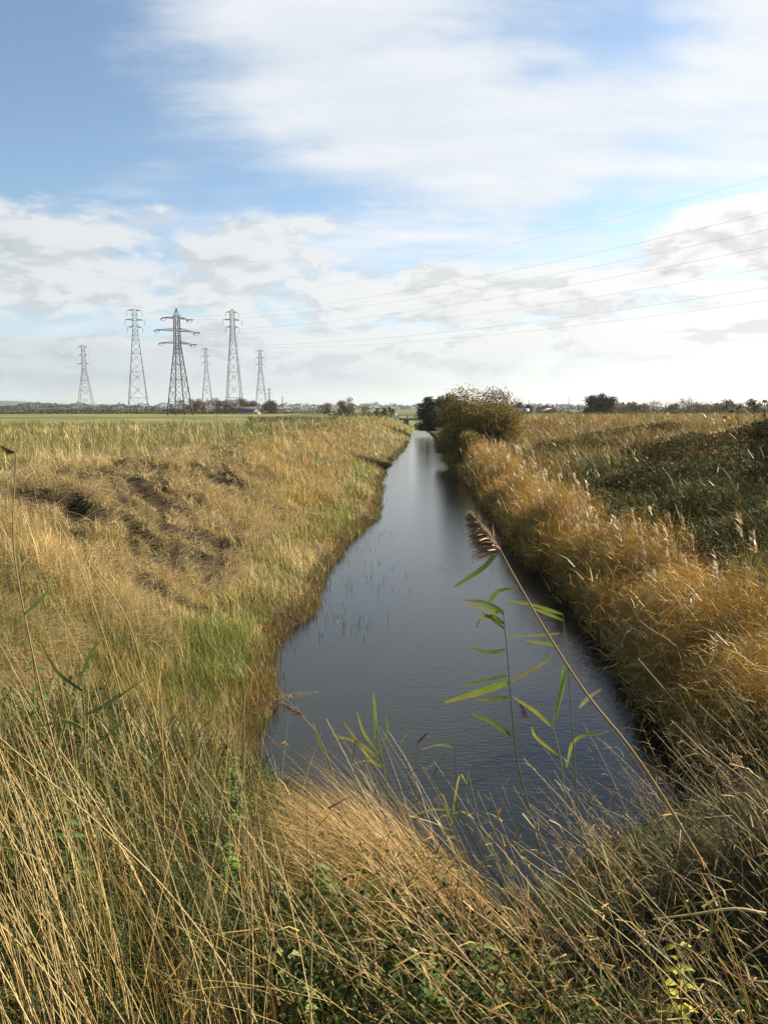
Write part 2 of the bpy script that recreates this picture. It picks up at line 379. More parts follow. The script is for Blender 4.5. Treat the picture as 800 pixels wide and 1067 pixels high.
def bank_grass(name, label, sel, ncl, k, y0, y1, umin, umax, hmul, nseg, wfac, spread):
    x, y = scatter(ncl, y0, y1, umin, umax)
    keep = sel(x, y); x, y = x[keep], y[keep]; n = len(x)
    hc = np.exp(rng.normal(0, .34, n))*hmul
    wind = np.where(rng.random(n) < .75, WIND, rng.uniform(0, 2*np.pi, n)) + rng.normal(0, .5, n)
    lean = np.abs(rng.normal(.12, .22, n)); cc = grass_colour(x, y)
    ci, px, py = clusters(n, k, x, y, spread*np.maximum(y, 5)**.6)
    keep = (np.maximum.reduce(dists(px, py)) > -.04) & (rng.random(len(px)) > 1.05*bare(px, py)) & (py < y1*1.05)
    ci, px, py = ci[keep], px[keep], py[keep]; N = len(px)
    P = np.stack([px, py, height(px, py)-.03], -1)
    dl = dists(px, py)[0]
    edge = 1-.45*np.exp(-(dl/.5)**2)
    wide = sum(np.exp(-(((px-a_)/(sx*1.25))**2+((py-b_-.3)/(sy*1.3))**2)) for a_, b_, sx, sy in PATCH)
    h = .30*hc[ci]*rng.uniform(.45, 1.15, N)*edge*(.35+1.25*fbm(px, py, 1.1, 63))*(1-.6*np.clip(wide, 0, 1))*(1+.7*sstep(7, 9, dl)*(py > 9))
    w = np.maximum(.0042, py*.00085)*wfac*rng.uniform(.6, 1.4, N)
    az = wind[ci]+rng.normal(0, .9, N)
    th0 = np.clip(lean[ci]*.5+rng.normal(0, .25, N)+(rng.random(N) < .22)*rng.uniform(.4, 1.1, N), -.6, 1.4); th1 = np.clip(lean[ci]*1.6+rng.normal(.2, .4, N), -.5, 2.0)
    V, Fq, C, _ = blades(P, h, az, th0, th1, w, cc[ci]*.9+.1*grass_colour(px, py), nseg)
    a = Acc(); a.add(V, Fq, C)
    # flattened dead thatch: pale strands lying on the slope
    m_ = n//2; xx, yy = scatter(m_*2, y0, y1, umin, umax); kp = sel(xx, yy) & (fbm(xx, yy, 2.0, 64) > .52-.2*(sum(np.exp(-(((xx-a_)/(sx*1.9))**2+((yy-b_)/(sy*1.9))**2)) for a_, b_, sx, sy in PATCH) > .25)); xx, yy = xx[kp], yy[kp]
    ci, px, py = clusters(len(xx), 9, xx, yy, spread*np.maximum(yy, 5)**.6)
    kp = (np.maximum.reduce(dists(px, py)) > 1.5) & (bare(px, py) < .75); ci, px, py = ci[kp], px[kp], py[kp]; N = len(px)
    azc = rng.normal(np.pi*.0, 1.0, len(xx))
    P = np.stack([px, py, height(px, py)+rng.uniform(.0, .16, N)], -1)
    V, Fq, C, _ = blades(P, rng.uniform(.25, .6, N), azc[ci]+rng.normal(0, .25, N), rng.uniform(1.0, 1.45, N), rng.uniform(.1, .6, N), np.maximum(.004, py*.0008)*wfac, np.tile(PAL['pale']*.9, (N, 1)), nseg)
    a.add(V, Fq, C)
    o = a.build(name, M_GRASS); tag(o, label, 'grass', kind='stuff'); return o
selL = lambda x, y: (dists(x, y)[0] > 0) & (y > 6.4)
bank_grass('bank_grass', 'long straw and golden grass covering the left bank slope', selL, 18500, 17, 6.4, 34, -.74, .02, 1.0, 3, .95, .026)
bank_grass('far_bank_grass', 'dry grass far along the left bank towards the bridge', lambda x, y: (dists(x, y)[0] > 0), 9500, 13, 34, 150, -.75, .08, 1.35, 2, 1.0, .045)

# stems standing in the shallow margin of the left bank
y = np.exp(rng.uniform(np.log(8), np.log(90), 5200)); x = xl(y)+rng.normal(-.03, .13, 5200)
P = np.stack([x, y, np.maximum(height(x, y), -.15)], -1); N = len(x)
cm = np.where(rng.random(N)[:, None] < .5, PAL['rust'], np.where(rng.random(N)[:, None] < .5, PAL['olive'], PAL['lime']*.8))
V, Fq, C, _ = blades(P, rng.uniform(.08, .26, N), rng.uniform(0, 6.28, N), rng.normal(0, .15, N), rng.normal(.1, .25, N), np.maximum(.006, y*.0008), cm, 2)
tag(mesh_np('marginal_stems', V, Fq, M_GRASS, C), 'rust and green stems standing along the left water edge', 'marginal plants', kind='stuff')

# sparse water plants breaking the surface
spots = [(at(px, py, 1), s) for px, py, s in [(350, 610, 1), (375, 612, .8), (395, 598, .6), (370, 650, 1), (350, 640, .7), (372, 662, .6), (392, 590, .5), (380, 572, .5), (414, 520, .5), (398, 556, .6), (345, 655, .6), (405, 608, .4), (356, 585, .5)]]
V_ = Acc()
for d, s in spots:
    dd = d-np.array([0, 0, EYE]); c = np.array([0, 0, EYE])+dd*(EYE/-dd[2]); n_ = int(34*s)
    P = c[None]+np.stack([rng.normal(0, .28, n_), rng.normal(0, .5, n_), np.full(n_, -.03)], -1)
    v, f_, cc, _ = blades(P, rng.uniform(.04, .22, n_), rng.uniform(0, 6.28, n_), rng.normal(.3, .3, n_), rng.normal(.5, .6, n_), .011, np.tile(PAL['dark']*.9, (n_, 1)), 3)
    V_.add(v, f_, cc)
tag(V_.build('water_weed', M_GRASS), 'sparse dark stems poking out of the water near left bank', 'water plants', kind='stuff')

# ---------------- right bank reed bed
def reeds(ncl, k, y0, y1, acc, dmax=2.6):
    y = np.exp(rng.uniform(np.log(y0), np.log(y1), ncl)); d = rng.beta(1.15, 1.5, ncl)*dmax - .12
    x = xr(y)+d; n = ncl
    gap = fbm(x, y, 2.2, 70)
    kp = (gap > .3) & (fbm(x, y, .8, 76) > .36); x, y, d = x[kp], y[kp], d[kp]; n = len(x)
    ci, px, py = clusters(n, k, x, y, .035*np.maximum(y, 5)**.55)
    N = len(px); dr = px-xr(py)
    P = np.stack([px, py, np.maximum(height(px, py)-.04, -.25)], -1)
    hh = (1.15+.25*sstep(.0, .8, dr))*(.30+1.3*fbm(px, py, 1.0, 71))*rng.uniform(.5, 1.1, N)*np.exp(rng.normal(0, .13, n))[ci]
    hh *= np.interp(py, [8, 10, 14, 60], [.75, .9, 1.0, 1.0])
    cc = np.array([PAL['gold']*1.25, PAL['amber']*1.5, PAL['straw']*1.1, PAL['gold']*1.4, PAL['olive']*1.5])[rng.integers(0, 5, n)]
    low = PAL['amber']*.42  # shade painted into the reed feet, sunlit glow into the tips
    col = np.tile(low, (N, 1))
    w = np.maximum(.0065, py*.00075)*rng.uniform(.6, 1.3, N)
    az = WIND+rng.normal(0, 1.0, n)[ci]+rng.normal(0, .7, N)
    th0 = rng.normal(-.02, .15, N)+rng.normal(0, .10, n)[ci]; th1 = rng.normal(.28, .5, N)*np.interp(dr, [0, .6, 1.2], [.5, .8, 1.1])
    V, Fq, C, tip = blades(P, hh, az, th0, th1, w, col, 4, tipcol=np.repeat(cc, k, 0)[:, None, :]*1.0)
    acc.add(V, Fq, C)
    # drooping leaves off the stems
    m_ = N//2; ii = rng.integers(0, N, m_); f = rng.uniform(.35, .9, m_)[:, None]
    LP = P[ii]*(1-f)+tip[ii]*f
    V, Fq, C, _ = blades(LP, rng.uniform(.2, .5, m_), WIND+rng.normal(0, 1.5, m_), rng.uniform(.5, 1.6, m_), rng.uniform(.2, 1.5, m_), w[ii]*2.4, cc[ci[ii]]*1.05, 2)
    acc.add(V, Fq, C)
    return tip, py, dr, cc[ci]
A = Acc()
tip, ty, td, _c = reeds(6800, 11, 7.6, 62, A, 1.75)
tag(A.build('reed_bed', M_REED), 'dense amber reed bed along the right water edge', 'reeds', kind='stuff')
# plumes on some reeds
def plumes(T, size, col, k=16):
    n = len(T); ci = np.repeat(np.arange(n), k); t = rng.random(n*k)
    P = T[ci] + np.stack([-.05*t, rng.normal(0, .008, n*k), -.02+0*t], -1)*1.0
    P[:, 2] += (t-.5)*size[ci]*.8
    az = WIND+rng.normal(0, .9, n*k)
    V, Fq, C, _ = blades(P, size[ci]*rng.uniform(.25, .5, n*k), az, rng.uniform(.1, .7, n*k), rng.uniform(.3, 1.0, n*k), size[ci]*.11, col[ci], 2)
    return V, Fq, C
sel = (rng.random(len(tip)) < .010*np.interp(ty, [8, 12, 17, 30, 60], [.2, .5, 2.0, 2.6, 1.3])) & (td > .7)
T = tip[sel]; n = len(T); bright = rng.random(n)[:, None]
V, Fq, C = plumes(T, rng.uniform(.2, .34, n)*(1+ty[sel]*.008), np.where(bright < .45, np.array([.70, .60, .44]), np.array([.50, .36, .22])))
tag(mesh_np('reed_plumes', V, Fq, M_REED, C), 'pale feathery seed heads rising above the amber reed bed', 'reed seed heads', kind='stuff')

# ---------------- scrub and tall vegetation behind the reeds
def mound(x, y):
    m_ = 0
    for cx, cy, sx, sy, hh in [(9.0, 23, 2.6, 6, 1.1), (12, 30, 4, 7, 1.2), (9.5, 40, 4, 9, 1.0), (14.8, 24, 3.0, 4.5, 1.9), (13.5, 18.5, 2.6, 2.6, 1.9), (17, 31, 4, 6, 1.5), (8.4, 15.5, 1.4, 3, .8), (7.2, 11, 1.2, 2.5, .6), (10.5, 19, 1.6, 3, 1.2), (16, 45, 7, 6, 1.0)]:
        m_ = np.maximum(m_, hh*np.exp(-(((x-cx)/sx)**2+((y-cy)/sy)**2)))
    base_ = .75*sstep(9.5, 12, y)*(1-sstep(27, 36, y+.4*(x-8)))*(.5+.9*fbm(x, y, 2.0, 84))
    return np.maximum(m_, base_)
N = 260000
x, y = scatter(N, 6.5, 60, .20, .72); dr = dists(x, y)[1]
kp = (dr > 1.5) & (rng.random(N) < sstep(.15, .6, mound(x, y)+.35*(fbm(x, y, 1.2, 80)-.4))); x, y = x[kp], y[kp]; N = len(x)
top = (mound(x, y)*(.7+.6*fbm(x, y, 1.3, 81)))
z = height(x, y)+top*rng.beta(3, 1.1, N)
c0 = np.array([PAL['dark'], PAL['dark']*1.2+PAL['brown']*.15, PAL['green']*.6, PAL['olive']*.65, PAL['brown']*.8])[rng.choice(5, N, p=[.30, .22, .14, .18, .16])]
g = fbm(x, y, 3.5, 82)
c0 = np.where((g > .6)[:, None] & (rng.random(N)[:, None] < .6), PAL['rust']*.8, c0)
V, Fq, C = leaves(np.stack([x, y, z], -1), np.maximum(.055, y*.0042)*rng.uniform(.6, 1.3, N), c0, .25)
A = Acc(); A.add(V, Fq, C)
# arching bramble and twig stems
n = 2600; x, y = scatter(n, 7, 50, .2, .72); kp = (dists(x, y)[1] > 2.3) & (mound(x, y) > .4); x, y = x[kp], y[kp]; n = len(x)
P = np.stack([x, y, height(x, y)], -1); top = mound(x, y)
V, Fq, C, _ = blades(P, top*rng.uniform(.9, 1.35, n), rng.uniform(0, 6.28, n), rng.normal(.1, .2, n), rng.uniform(.3, 1.5, n), np.maximum(.008, y*.0008), np.tile(PAL['rust']*.8, (n, 1)), 6, tube=True)
A.add(V, Fq, C)
tag(A.build('bramble_thicket', M_LEAF), 'dark green bramble thicket behind the amber reeds', 'brambles', kind='stuff')

def tall_grass(name, label, cat, ncl, k, y0, y1, umin, umax, sel, hbase, cols, probs, lean=.5, nseg=3, wf=1.0):
    x, y = scatter(ncl, y0, y1, umin, umax); kp = sel(x, y); x, y = x[kp], y[kp]; n = len(x)
    ci, px, py = clusters(n, k, x, y, .04*np.maximum(y, 5)**.6); N = len(px)
    P = np.stack([px, py, height(px, py)-.03], -1)
    cc = np.array([PAL[c] for c in cols])[rng.choice(len(cols), n, p=probs)]*(.8+.4*fbm(x, y, 3, 90))[:, None]
    h = hbase*(.55+.9*fbm(px, py, 3.2, 91))*rng.uniform(.6, 1.1, N)
    w = np.maximum(.007, py*.00095)*rng.uniform(.6, 1.3, N)*wf
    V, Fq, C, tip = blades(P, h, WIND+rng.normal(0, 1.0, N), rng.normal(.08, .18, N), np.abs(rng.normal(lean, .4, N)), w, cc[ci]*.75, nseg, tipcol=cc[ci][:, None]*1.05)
    a = Acc(); a.add(V, Fq, C)
    m_ = N//2; ii = rng.integers(0, N, m_); f = rng.uniform(.3, .95, m_)[:, None]
    V, Fq, C, _ = blades(P[ii]*(1-f)+tip[ii]*f, rng.uniform(.15, .4, m_), rng.uniform(0, 6.28, m_), rng.uniform(.4, 1.3, m_), rng.uniform(.2, 1, m_), w[ii]*1.5, cc[ci[ii]], 2)
    a.add(V, Fq, C)
    return tag(a.build(name, M_GRASS), label, cat, kind='stuff')
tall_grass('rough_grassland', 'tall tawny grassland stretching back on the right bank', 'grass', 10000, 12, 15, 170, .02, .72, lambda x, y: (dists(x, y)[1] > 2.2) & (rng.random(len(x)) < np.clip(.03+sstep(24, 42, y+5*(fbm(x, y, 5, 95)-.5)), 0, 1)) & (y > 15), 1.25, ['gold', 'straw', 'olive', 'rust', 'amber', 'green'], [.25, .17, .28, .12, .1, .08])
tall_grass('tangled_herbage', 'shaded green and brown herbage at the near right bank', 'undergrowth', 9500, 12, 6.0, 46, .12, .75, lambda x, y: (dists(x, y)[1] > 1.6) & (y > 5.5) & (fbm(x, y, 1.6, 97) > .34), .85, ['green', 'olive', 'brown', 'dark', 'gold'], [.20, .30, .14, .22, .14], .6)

# ---------------- near bank, in front of the camera
def near_patch(name, label, cat, ncl, k, y0, y1, umin, umax, sel, hb, cols, probs, lean0, lean1, w, sp=.05, nseg=5, azs=.5, tube=False, bare_ok=True):
    x, y = scatter(ncl, y0, y1, umin, umax); kp = sel(x, y); x, y = x[kp], y[kp]; n = len(x)
    ci, px, py = clusters(n, k, x, y, np.full(n, sp)); N = len(px)
    kp = np.maximum.reduce(dists(px, py)) > -.1; ci, px, py = ci[kp], px[kp], py[kp]; N = len(px)
    P = np.stack([px, py, height(px, py)-.03], -1)
    cc = np.array([PAL[c] for c in cols])[rng.choice(len(cols), n, p=probs)]
    cc = cc[ci]*.7+.3*np.array([PAL[c] for c in cols])[rng.choice(len(cols), N, p=probs)]
    az = (WIND+rng.normal(0, azs, n))[ci]+rng.normal(0, .3, N)
    V, Fq, C, tip = blades(P, hb(px, py)*rng.uniform(.5, 1.1, N), az, lean0+rng.normal(0, .14, N), lean1*rng.uniform(.4, 1.5, N), w*rng.uniform(.6, 1.4, N), cc, nseg, tube=tube, jit=.15)
    a = Acc(); a.add(V, Fq, C)
    return a, P, tip, label, cat, name
near = lambda x, y: (dists(x, y)[2] > -.0) | ((dists(x, y)[0] > 0) & (y < 9))
# low dense mixed growth, dark tones painted in for foreground shade
a, P, tip, *_ = near_patch('', '', '', 6500, 12, 1.2, 9, -.8, .8, lambda x, y: near(x, y) & (rng.random(len(x)) < np.where((x > -.6) & (y < 7), .62, 1)), lambda x, y: (.10+.42*fbm(x, y, .6, 100)**1.5), ['straw', 'gold', 'olive', 'green', 'dark', 'brown'], [.07, .03, .13, .17, .44, .16], .15, 1.2, .0045, azs=1.6)
# broader green blades low down
b, *_ = near_patch('', '', '', 1500, 9, 1.2, 8, -.8, .8, lambda x, y: near(x, y) & (fbm(x, y, .9, 101) > .42), lambda x, y: .22+.25*fbm(x, y, .8, 102), ['green', 'dark', 'olive'], [.3, .55, .15], .3, 1.5, .008, azs=2)
a.V += b.V; a.F += [f+a.n for f in b.F]; a.C += b.C; a.n += b.n
tag(a.build('near_bank_grass', M_GRASS), 'low tangled grass covering the near bank at the front', 'grass', kind='stuff')
N = 42000; x = rng.uniform(-6, 7, N); y = rng.uniform(-2.5, 2.6, N); P = np.stack([x, y, height(x, y)-.02], -1)
V, Fq, C, _ = blades(P, rng.uniform(.08, .32, N), rng.uniform(0, 6.28, N), rng.normal(.1, .3, N), rng.uniform(0, 1.3, N), .006, np.array([PAL['dark'], PAL['green']*.8, PAL['olive']*.8, PAL['straw']*.8, PAL['brown']])[rng.choice(5, N, p=[.36, .22, .2, .12, .1])], 3)
tag(mesh_np('trodden_grass', V, Fq, M_GRASS, C), 'short dark trodden grass along the very bottom of the bank', 'grass', kind='stuff')
# the swept hump of straw in the centre
def hump(x, y): return np.exp(-(((x-.28)/.5)**2+((y-3.6)/1.0)**2))
a, *_ = near_patch('', '', '', 1600, 22, 2.0, 6.2, -.4, .5, lambda x, y: near(x, y) & (rng.random(len(x)) < np.clip(hump(x, y)*1.5-.25, 0, 1)), lambda x, y: .38+.66*hump(x, y), ['straw', 'gold', 'brown', 'pale', 'rust'], [.36, .28, .16, .08, .12], .45, 1.0, .0042, sp=.09, azs=.25)
tag(a.build('swept_grass_tussock', M_GRASS), 'wind-swept straw tussock leaning left at the water edge in front', 'grass', kind='stuff')
# tall dry stalks, left foreground
a, P, tip, *_ = near_patch('', '', '', 80, 6, 1.25, 3.8, -.75, -.05, lambda x, y: (x < -.25-.1*(y-1.2)), lambda x, y: .7+.3*fbm(x, y, .5, 103), ['pale', 'pale', 'straw', 'gold'], [.45, .25, .22, .08], .12, .30, .0040, sp=.10, azs=1.0, tube=True, nseg=7)
tag(a.build('dry_stalks', M_GRASS), 'tall bleached grass stalks leaning left at the lower left', 'grass stalks', kind='stuff')
# tangle of stalks on the right foreground
a, P, tip, *_ = near_patch('', '', '', 150, 6, 1.5, 7.4, .08, .85, lambda x, y: near(x, y) & ~((x < 1.0) & (y > 3.0)), lambda x, y: .65+.65*fbm(x, y, .6, 104), ['pale', 'straw', 'brown', 'rust', 'olive'], [.32, .24, .22, .10, .12], .45, .45, .0042, sp=.16, azs=.7, tube=True, nseg=7)
# small withered leaves and seed tufts along these stalks
m_ = 4500; ii = rng.integers(0, len(P), m_); f = rng.uniform(.25, 1.0, m_)[:, None]
LP = P[ii]*(1-f)+tip[ii]*f; LP[:, 2] += .12*np.sin(f[:, 0]*np.pi)*.6; LP += rng.normal(0, .02, LP.shape)
V, Fq, C, _ = blades(LP, rng.uniform(.03, .13, m_), rng.uniform(0, 6.28, m_), rng.uniform(.3, 1.8, m_), rng.uniform(0, 1.5, m_), .006, np.array([PAL['olive'], PAL['brown'], PAL['straw'], PAL['gold']*.8])[rng.integers(0, 4, m_)], 2)
a.add(V, Fq, C)
tag(a.build('weed_tangle', M_GRASS), 'tangle of leaning dry weed stalks at the lower right', 'weeds', kind='stuff')
# medium height leafy reed grass over the left foreground
a, *_ = near_patch('', '', '', 1900, 10, 2.2, 11, -.85, -.12, lambda x, y: near(x, y) & (x < -1.0), lambda x, y: .3+.4*fbm(x, y, .8, 105), ['olive', 'green', 'straw', 'dark', 'brown'], [.27, .15, .12, .34, .12], .2, 1.1, .009, sp=.12, azs=1.6)
tag(a.build('leafy_reed_grass', M_REED), 'olive broad-bladed reed grass on the left foreground bank', 'grass', kind='stuff')
# ivy and nettle leaves low in the shade
N = 26000; x, y = scatter(N, 1.2, 8.5, -.75, .75); kp = near(x, y) & (fbm(x, y, .7, 106) > .57); x, y = x[kp], y[kp]
V, Fq, C = leaves(np.stack([x, y, height(x, y)+rng.uniform(.03, .3, len(x))], -1), rng.uniform(.015, .036, len(x)), np.array([PAL['green']*.55, PAL['dark']*.8, PAL['dark']])[rng.integers(0, 3, len(x))], .3)
tag(mesh_np('low_leaves', V, Fq, M_LEAF, C), 'small dark green leaves low in the front undergrowth', 'ground cover', kind='stuff')

# ---------------- individual reeds and plants in front
def leaf_blade(name, pts, w, col, parent, fold=.3):
    P = spline(pts, 8); n = len(P); t = np.linspace(0, 1, n)
    T = np.gradient(P, axis=0); T /= np.linalg.norm(T, axis=1)[:, None]
    view = np.array([.15, -.9, .35]); S = np.cross(T, view); S /= np.linalg.norm(S, axis=1)[:, None]; Nn = np.cross(S, T)
    wid = w*.62*np.clip(np.sin(np.pi*np.clip(t*.9+.06, 0, 1))**.6, .05, 1)*(1-.35*t)
    tw = .5*np.sin(t*2.5)
    S2 = S*np.cos(tw)[:, None]+Nn*np.sin(tw)[:, None]; N2 = np.cross(S2, T)
    V = np.stack([P-S2*wid[:, None], P+N2*wid[:, None]*fold, P+S2*wid[:, None]], 1).reshape(-1, 3)
    k = np.arange(n-1)*3; Fq = np.concatenate([np.stack([k, k+1, k+4, k+3], -1), np.stack([k+1, k+2, k+5, k+4], -1)])
    c = np.repeat(np.array(col)[None], n, 0)*(1+.25*(np.sin(t*17+w*900)[:, None]*.3)); c = c*(1-.45*t[:, None]**3)+PAL['straw']*.45*t[:, None]**3
    loc = np.array(parent.location)
    return mesh_np(name, V-loc, Fq, M_LEAF, np.repeat(c, 3, 0), parent, smooth=True)
def reed(name, label, cat, stem, r, stemcol, lvs=(), plume=None, group=None):
    base = np.array(stem[0]); root = empty(name, tuple(base)); tag(root, label, cat, group)
    P = spline(stem, 10); a = Acc(); n = len(P); t = np.linspace(0, 1, n)
    a.tube(P-base, r*(1-.6*t), 7)
    for q in (.18, .4, .62, .8):       # swollen nodes
        i = int(q*(n-2)); a.tube([P[i]-base, P[i]-base+(P[i+1]-P[i])*.25], r*(1-.6*q)*1.35, 7)
    c = np.concatenate(a.C); o = mesh_np('stem', np.concatenate(a.V), np.concatenate(a.F), M_REED, c*np.array(stemcol)*(1+rng.normal(0, .06, (len(c), 1))), root, smooth=True)
    for pts, w, col in lvs: leaf_blade('leaf', pts, w, col, root)
    if plume is not None:
        p0, p1, size, col, dens = plume
        p0 = np.array(p0); p1 = np.array(p1); N = dens; tt = rng.random(N)**.9
        Q_ = p0*(1-tt[:, None])+p1*tt[:, None]; d = (p1-p0)/np.linalg.norm(p1-p0)
        side = np.array([-1., 0, -.75]); L = size*(1.05-.75*tt)*rng.uniform(.4, 1.1, N)
        D = d*rng.uniform(.5, 1.1, (N, 1))+side*rng.uniform(-.1, 1.1, (N, 1))+rng.normal(0, .22, (N, 3)); D /= np.linalg.norm(D, axis=1)[:, None]
        S = np.cross(D, rng.normal(0, 1, (N, 3))); S /= np.linalg.norm(S, axis=1)[:, None]
        w_ = size*.016
        A0 = Q_; A1 = Q_+D*L[:, None]*.5+np.array([0, 0, -.02])*size; A2 = Q_+D*L[:, None]+np.array([0, 0, -.16])*L[:, None]
        V = np.stack([A0-S*w_*.4, A0+S*w_*.4, A1-S*w_, A1+S*w_, A2-S*w_*.3, A2+S*w_*.3], 1).reshape(-1, 3); bb = (np.arange(N)*6)[:, None]
        Fq = np.concatenate([bb+np.array([[0, 1, 3, 2]]), bb+np.array([[2, 3, 5, 4]])])
        cc = np.repeat((np.array(col)*(1+rng.normal(0, .3, (N, 1)))).clip(.01, .9)[:, None], 6, 1).reshape(-1, 3)
        mesh_np('seed_head', V-base, Fq, M_REED, cc, root)
    return root
def pts(Y, *pp):
    return [at(px, py, Y+dy) for px, py, dy in [(q if len(q) == 3 else (*q, 0)) for q in pp]]
G1 = (.24, .29, .05); G2 = (.13, .17, .045); YG = (.34, .33, .05)
reed('reed', 'tallest leaning reed with a drooping purple brown plume over the water', 'reed',
     pts(2.25, (735, 905, -.1), (690, 830), (655, 778), (610, 722), (570, 660), (537, 603), (522, 575)), .0052, PAL['straw']*.75,
     [(pts(2.25, (517, 578), (500, 594, -.03), (472, 612, -.06)), .016, G1)],
     (at(524, 577, 2.25), at(492, 536, 2.2), .09, (.34, .23, .13), 1050))
reed('reed', 'slender upright reed stalk whose many green leaves stream left', 'reed',
     pts(2.5, (566, 905), (556, 860), (540, 800), (533, 740), (529, 690), (524, 637)), .0034, (.12, .13, .05),
     [(pts(2.5, (524, 637), (505, 628), (481, 625)), .013, G2), (pts(2.5, (525, 640), (508, 634), (484, 630)), .011, G1),
      (pts(2.5, (524, 634), (514, 640), (500, 645), (497, 655)), .011, G1), (pts(2.5, (525, 650), (514, 643), (504, 641)), .014, G2),
      (pts(2.5, (525, 655), (512, 645), (500, 637)), .012, G2), (pts(2.5, (508, 628, -.02), (520, 616, -.03), (539, 613, -.05)), .015, G2),
      (pts(2.5, (526, 677), (508, 680), (489, 675)), .014, G2), (pts(2.5, (528, 704), (505, 709), (480, 715)), .013, G2),
      (pts(2.5, (574, 686, -.02), (545, 704), (530, 710)), .013, (.20, .19, .06)), (pts(2.5, (531, 710), (500, 721), (463, 732)), .026, G1),
      (pts(2.5, (530, 727), (512, 729), (495, 729)), .017, G2), (pts(2.5, (532, 767), (515, 754), (490, 743)), .018, G2)])
reed('reed', 'thin reed between the tall plume reed and right bank, top leaves blown left', 'reed',
     pts(2.35, (606, 880), (600, 820), (596, 760), (592, 700), (586, 640)), .0028, (.20, .19, .07),
     [(pts(2.35, (586, 640), (560, 632), (528, 625)), .011, G1), (pts(2.35, (586, 646), (565, 637), (548, 630)), .012, G1),
      (pts(2.35, (583, 660), (555, 662), (528, 662)), .007, G1), (pts(2.35, (584, 673), (565, 670), (546, 667)), .010, G1),
      (pts(2.3, (588, 694), (584, 722), (576, 756)), .020, (.24, .33, .05)), (pts(2.35, (603, 738), (613, 727), (626, 718)), .012, (.28, .27, .14))])
reed('reed', 'yellow-leaved short reed with a rusty brown tuft above the water', 'reed',
     pts(2.4, (590, 850), (585, 800), (578, 765), (575, 757)), .0025, (.3, .25, .1),
     [(pts(2.4, (576, 758), (557, 741), (534, 726)), .013, YG), (pts(2.4, (590, 800), (600, 770), (635, 762)), .011, G1), (pts(2.4, (586, 790), (560, 770), (553, 757)), .010, YG)],
     (at(551, 748, 2.4), at(543, 734, 2.4), .03, (.12, .045, .025), 160))
reed('reed', 'short reed stump with one pale leaf pointing left, low over the water', 'reed',
     pts(3.2, (476, 845), (475, 810), (474, 778)), .0028, (.13, .13, .07), [(pts(3.2, (474, 779), (458, 776), (439, 781)), .013, (.22, .25, .12))])
reed('reed', 'tiny rust-tipped reed rising beside the swept grass tussock', 'reed',
     pts(3.3, (431, 850), (433, 810), (434, 780), (438, 770)), .0020, (.2, .16, .08), (), (at(436, 774, 3.3), at(446, 763, 3.3), .032, (.13, .04, .025), 200))
reed('reed', 'solitary reed with small drooping brown tuft at the left edge', 'reed',
     pts(2.6, (60, 790), (44, 725), (30, 660), (17, 590), (14, 540), (17, 478), (14, 468)), .0036, (.34, .24, .12), [(pts(2.6, (26, 640), (45, 622), (50, 612)), .014, G2)], (at(17, 472, 2.6), at(3, 465, 2.6), .035, (.16, .08, .05), 260))
reed('reed', 'bent reed with soft tan plume lying over the left water corner', 'reed',
     pts(3.6, (360, 850), (345, 800), (330, 765), (308, 738), (296, 727)), .0030, PAL['straw']*.8, [(pts(3.6, (345, 800), (332, 770), (326, 752)), .012, G1)],
     (at(318, 745, 3.6), at(284, 727, 3.6), .05, (.34, .22, .13), 500))
reed('reed', 'reed whose pale plume points right across the left water corner', 'reed',
     pts(3.7, (255, 800), (262, 765), (275, 735), (290, 724)), .0028, PAL['straw']*.8, (), (at(290, 724, 3.7), at(332, 720, 3.7), .035, (.40, .29, .18), 360))
reed('reed', 'leafy green reed shoots rising from the top of the swept tussock', 'reed',
     pts(3.3, (405, 830), (398, 790), (392, 760), (390, 735)), .0028, (.2, .24, .08),
     [(pts(3.3, (392, 770), (391, 745), (389, 722)), .014, G1), (pts(3.3, (396, 785), (380, 765), (372, 742)), .014, G1), (pts(3.3, (400, 800), (385, 790), (358, 752)), .012, YG), (pts(3.3, (400, 795), (375, 775), (345, 765)), .016, G1), (pts(3.3, (398, 780), (404, 760), (402, 745)), .011, G2)])
reed('reed', 'broad dark green reed leaves low among stalks at the left', 'reed',
     pts(2.6, (95, 850), (90, 800), (88, 740), (85, 700)), .004, (.18, .2, .08),
     [(pts(2.6, (88, 745), (110, 735), (150, 708)), .015, (.07, .095, .03)), (pts(2.6, (88, 760), (66, 752), (30, 760)), .013, (.07, .095, .03)), (pts(2.6, (90, 780), (120, 760), (135, 735)), .013, (.07, .095, .03)), (pts(2.6, (86, 720), (60, 700), (40, 664)), .013, (.07, .095, .03)), (pts(2.6, (85, 705), (95, 680), (105, 668)), .014, (.10, .13, .04))])
for (lab, c) in [('small reed with glossy blades beside the water corner, lower right of the tussock', (470, 870))]:
    cx, cy = c; Yq = 3.0
    lv = []
    for j in range(5):
        a_ = random.uniform(-.2, 1); x1 = cx-random.uniform(-30, 60); y1 = cy-random.uniform(10, 75)
        lv.append((pts(Yq, (cx, cy-10-j*4), ((cx+x1)/2, min(cy, y1)-8), (x1, y1)), .008, YG))
    reed('reed', lab, 'reed', pts(Yq, (cx+8, cy+50), (cx+3, cy), (cx, cy-50)), .0026, (.22, .22, .08), lv)

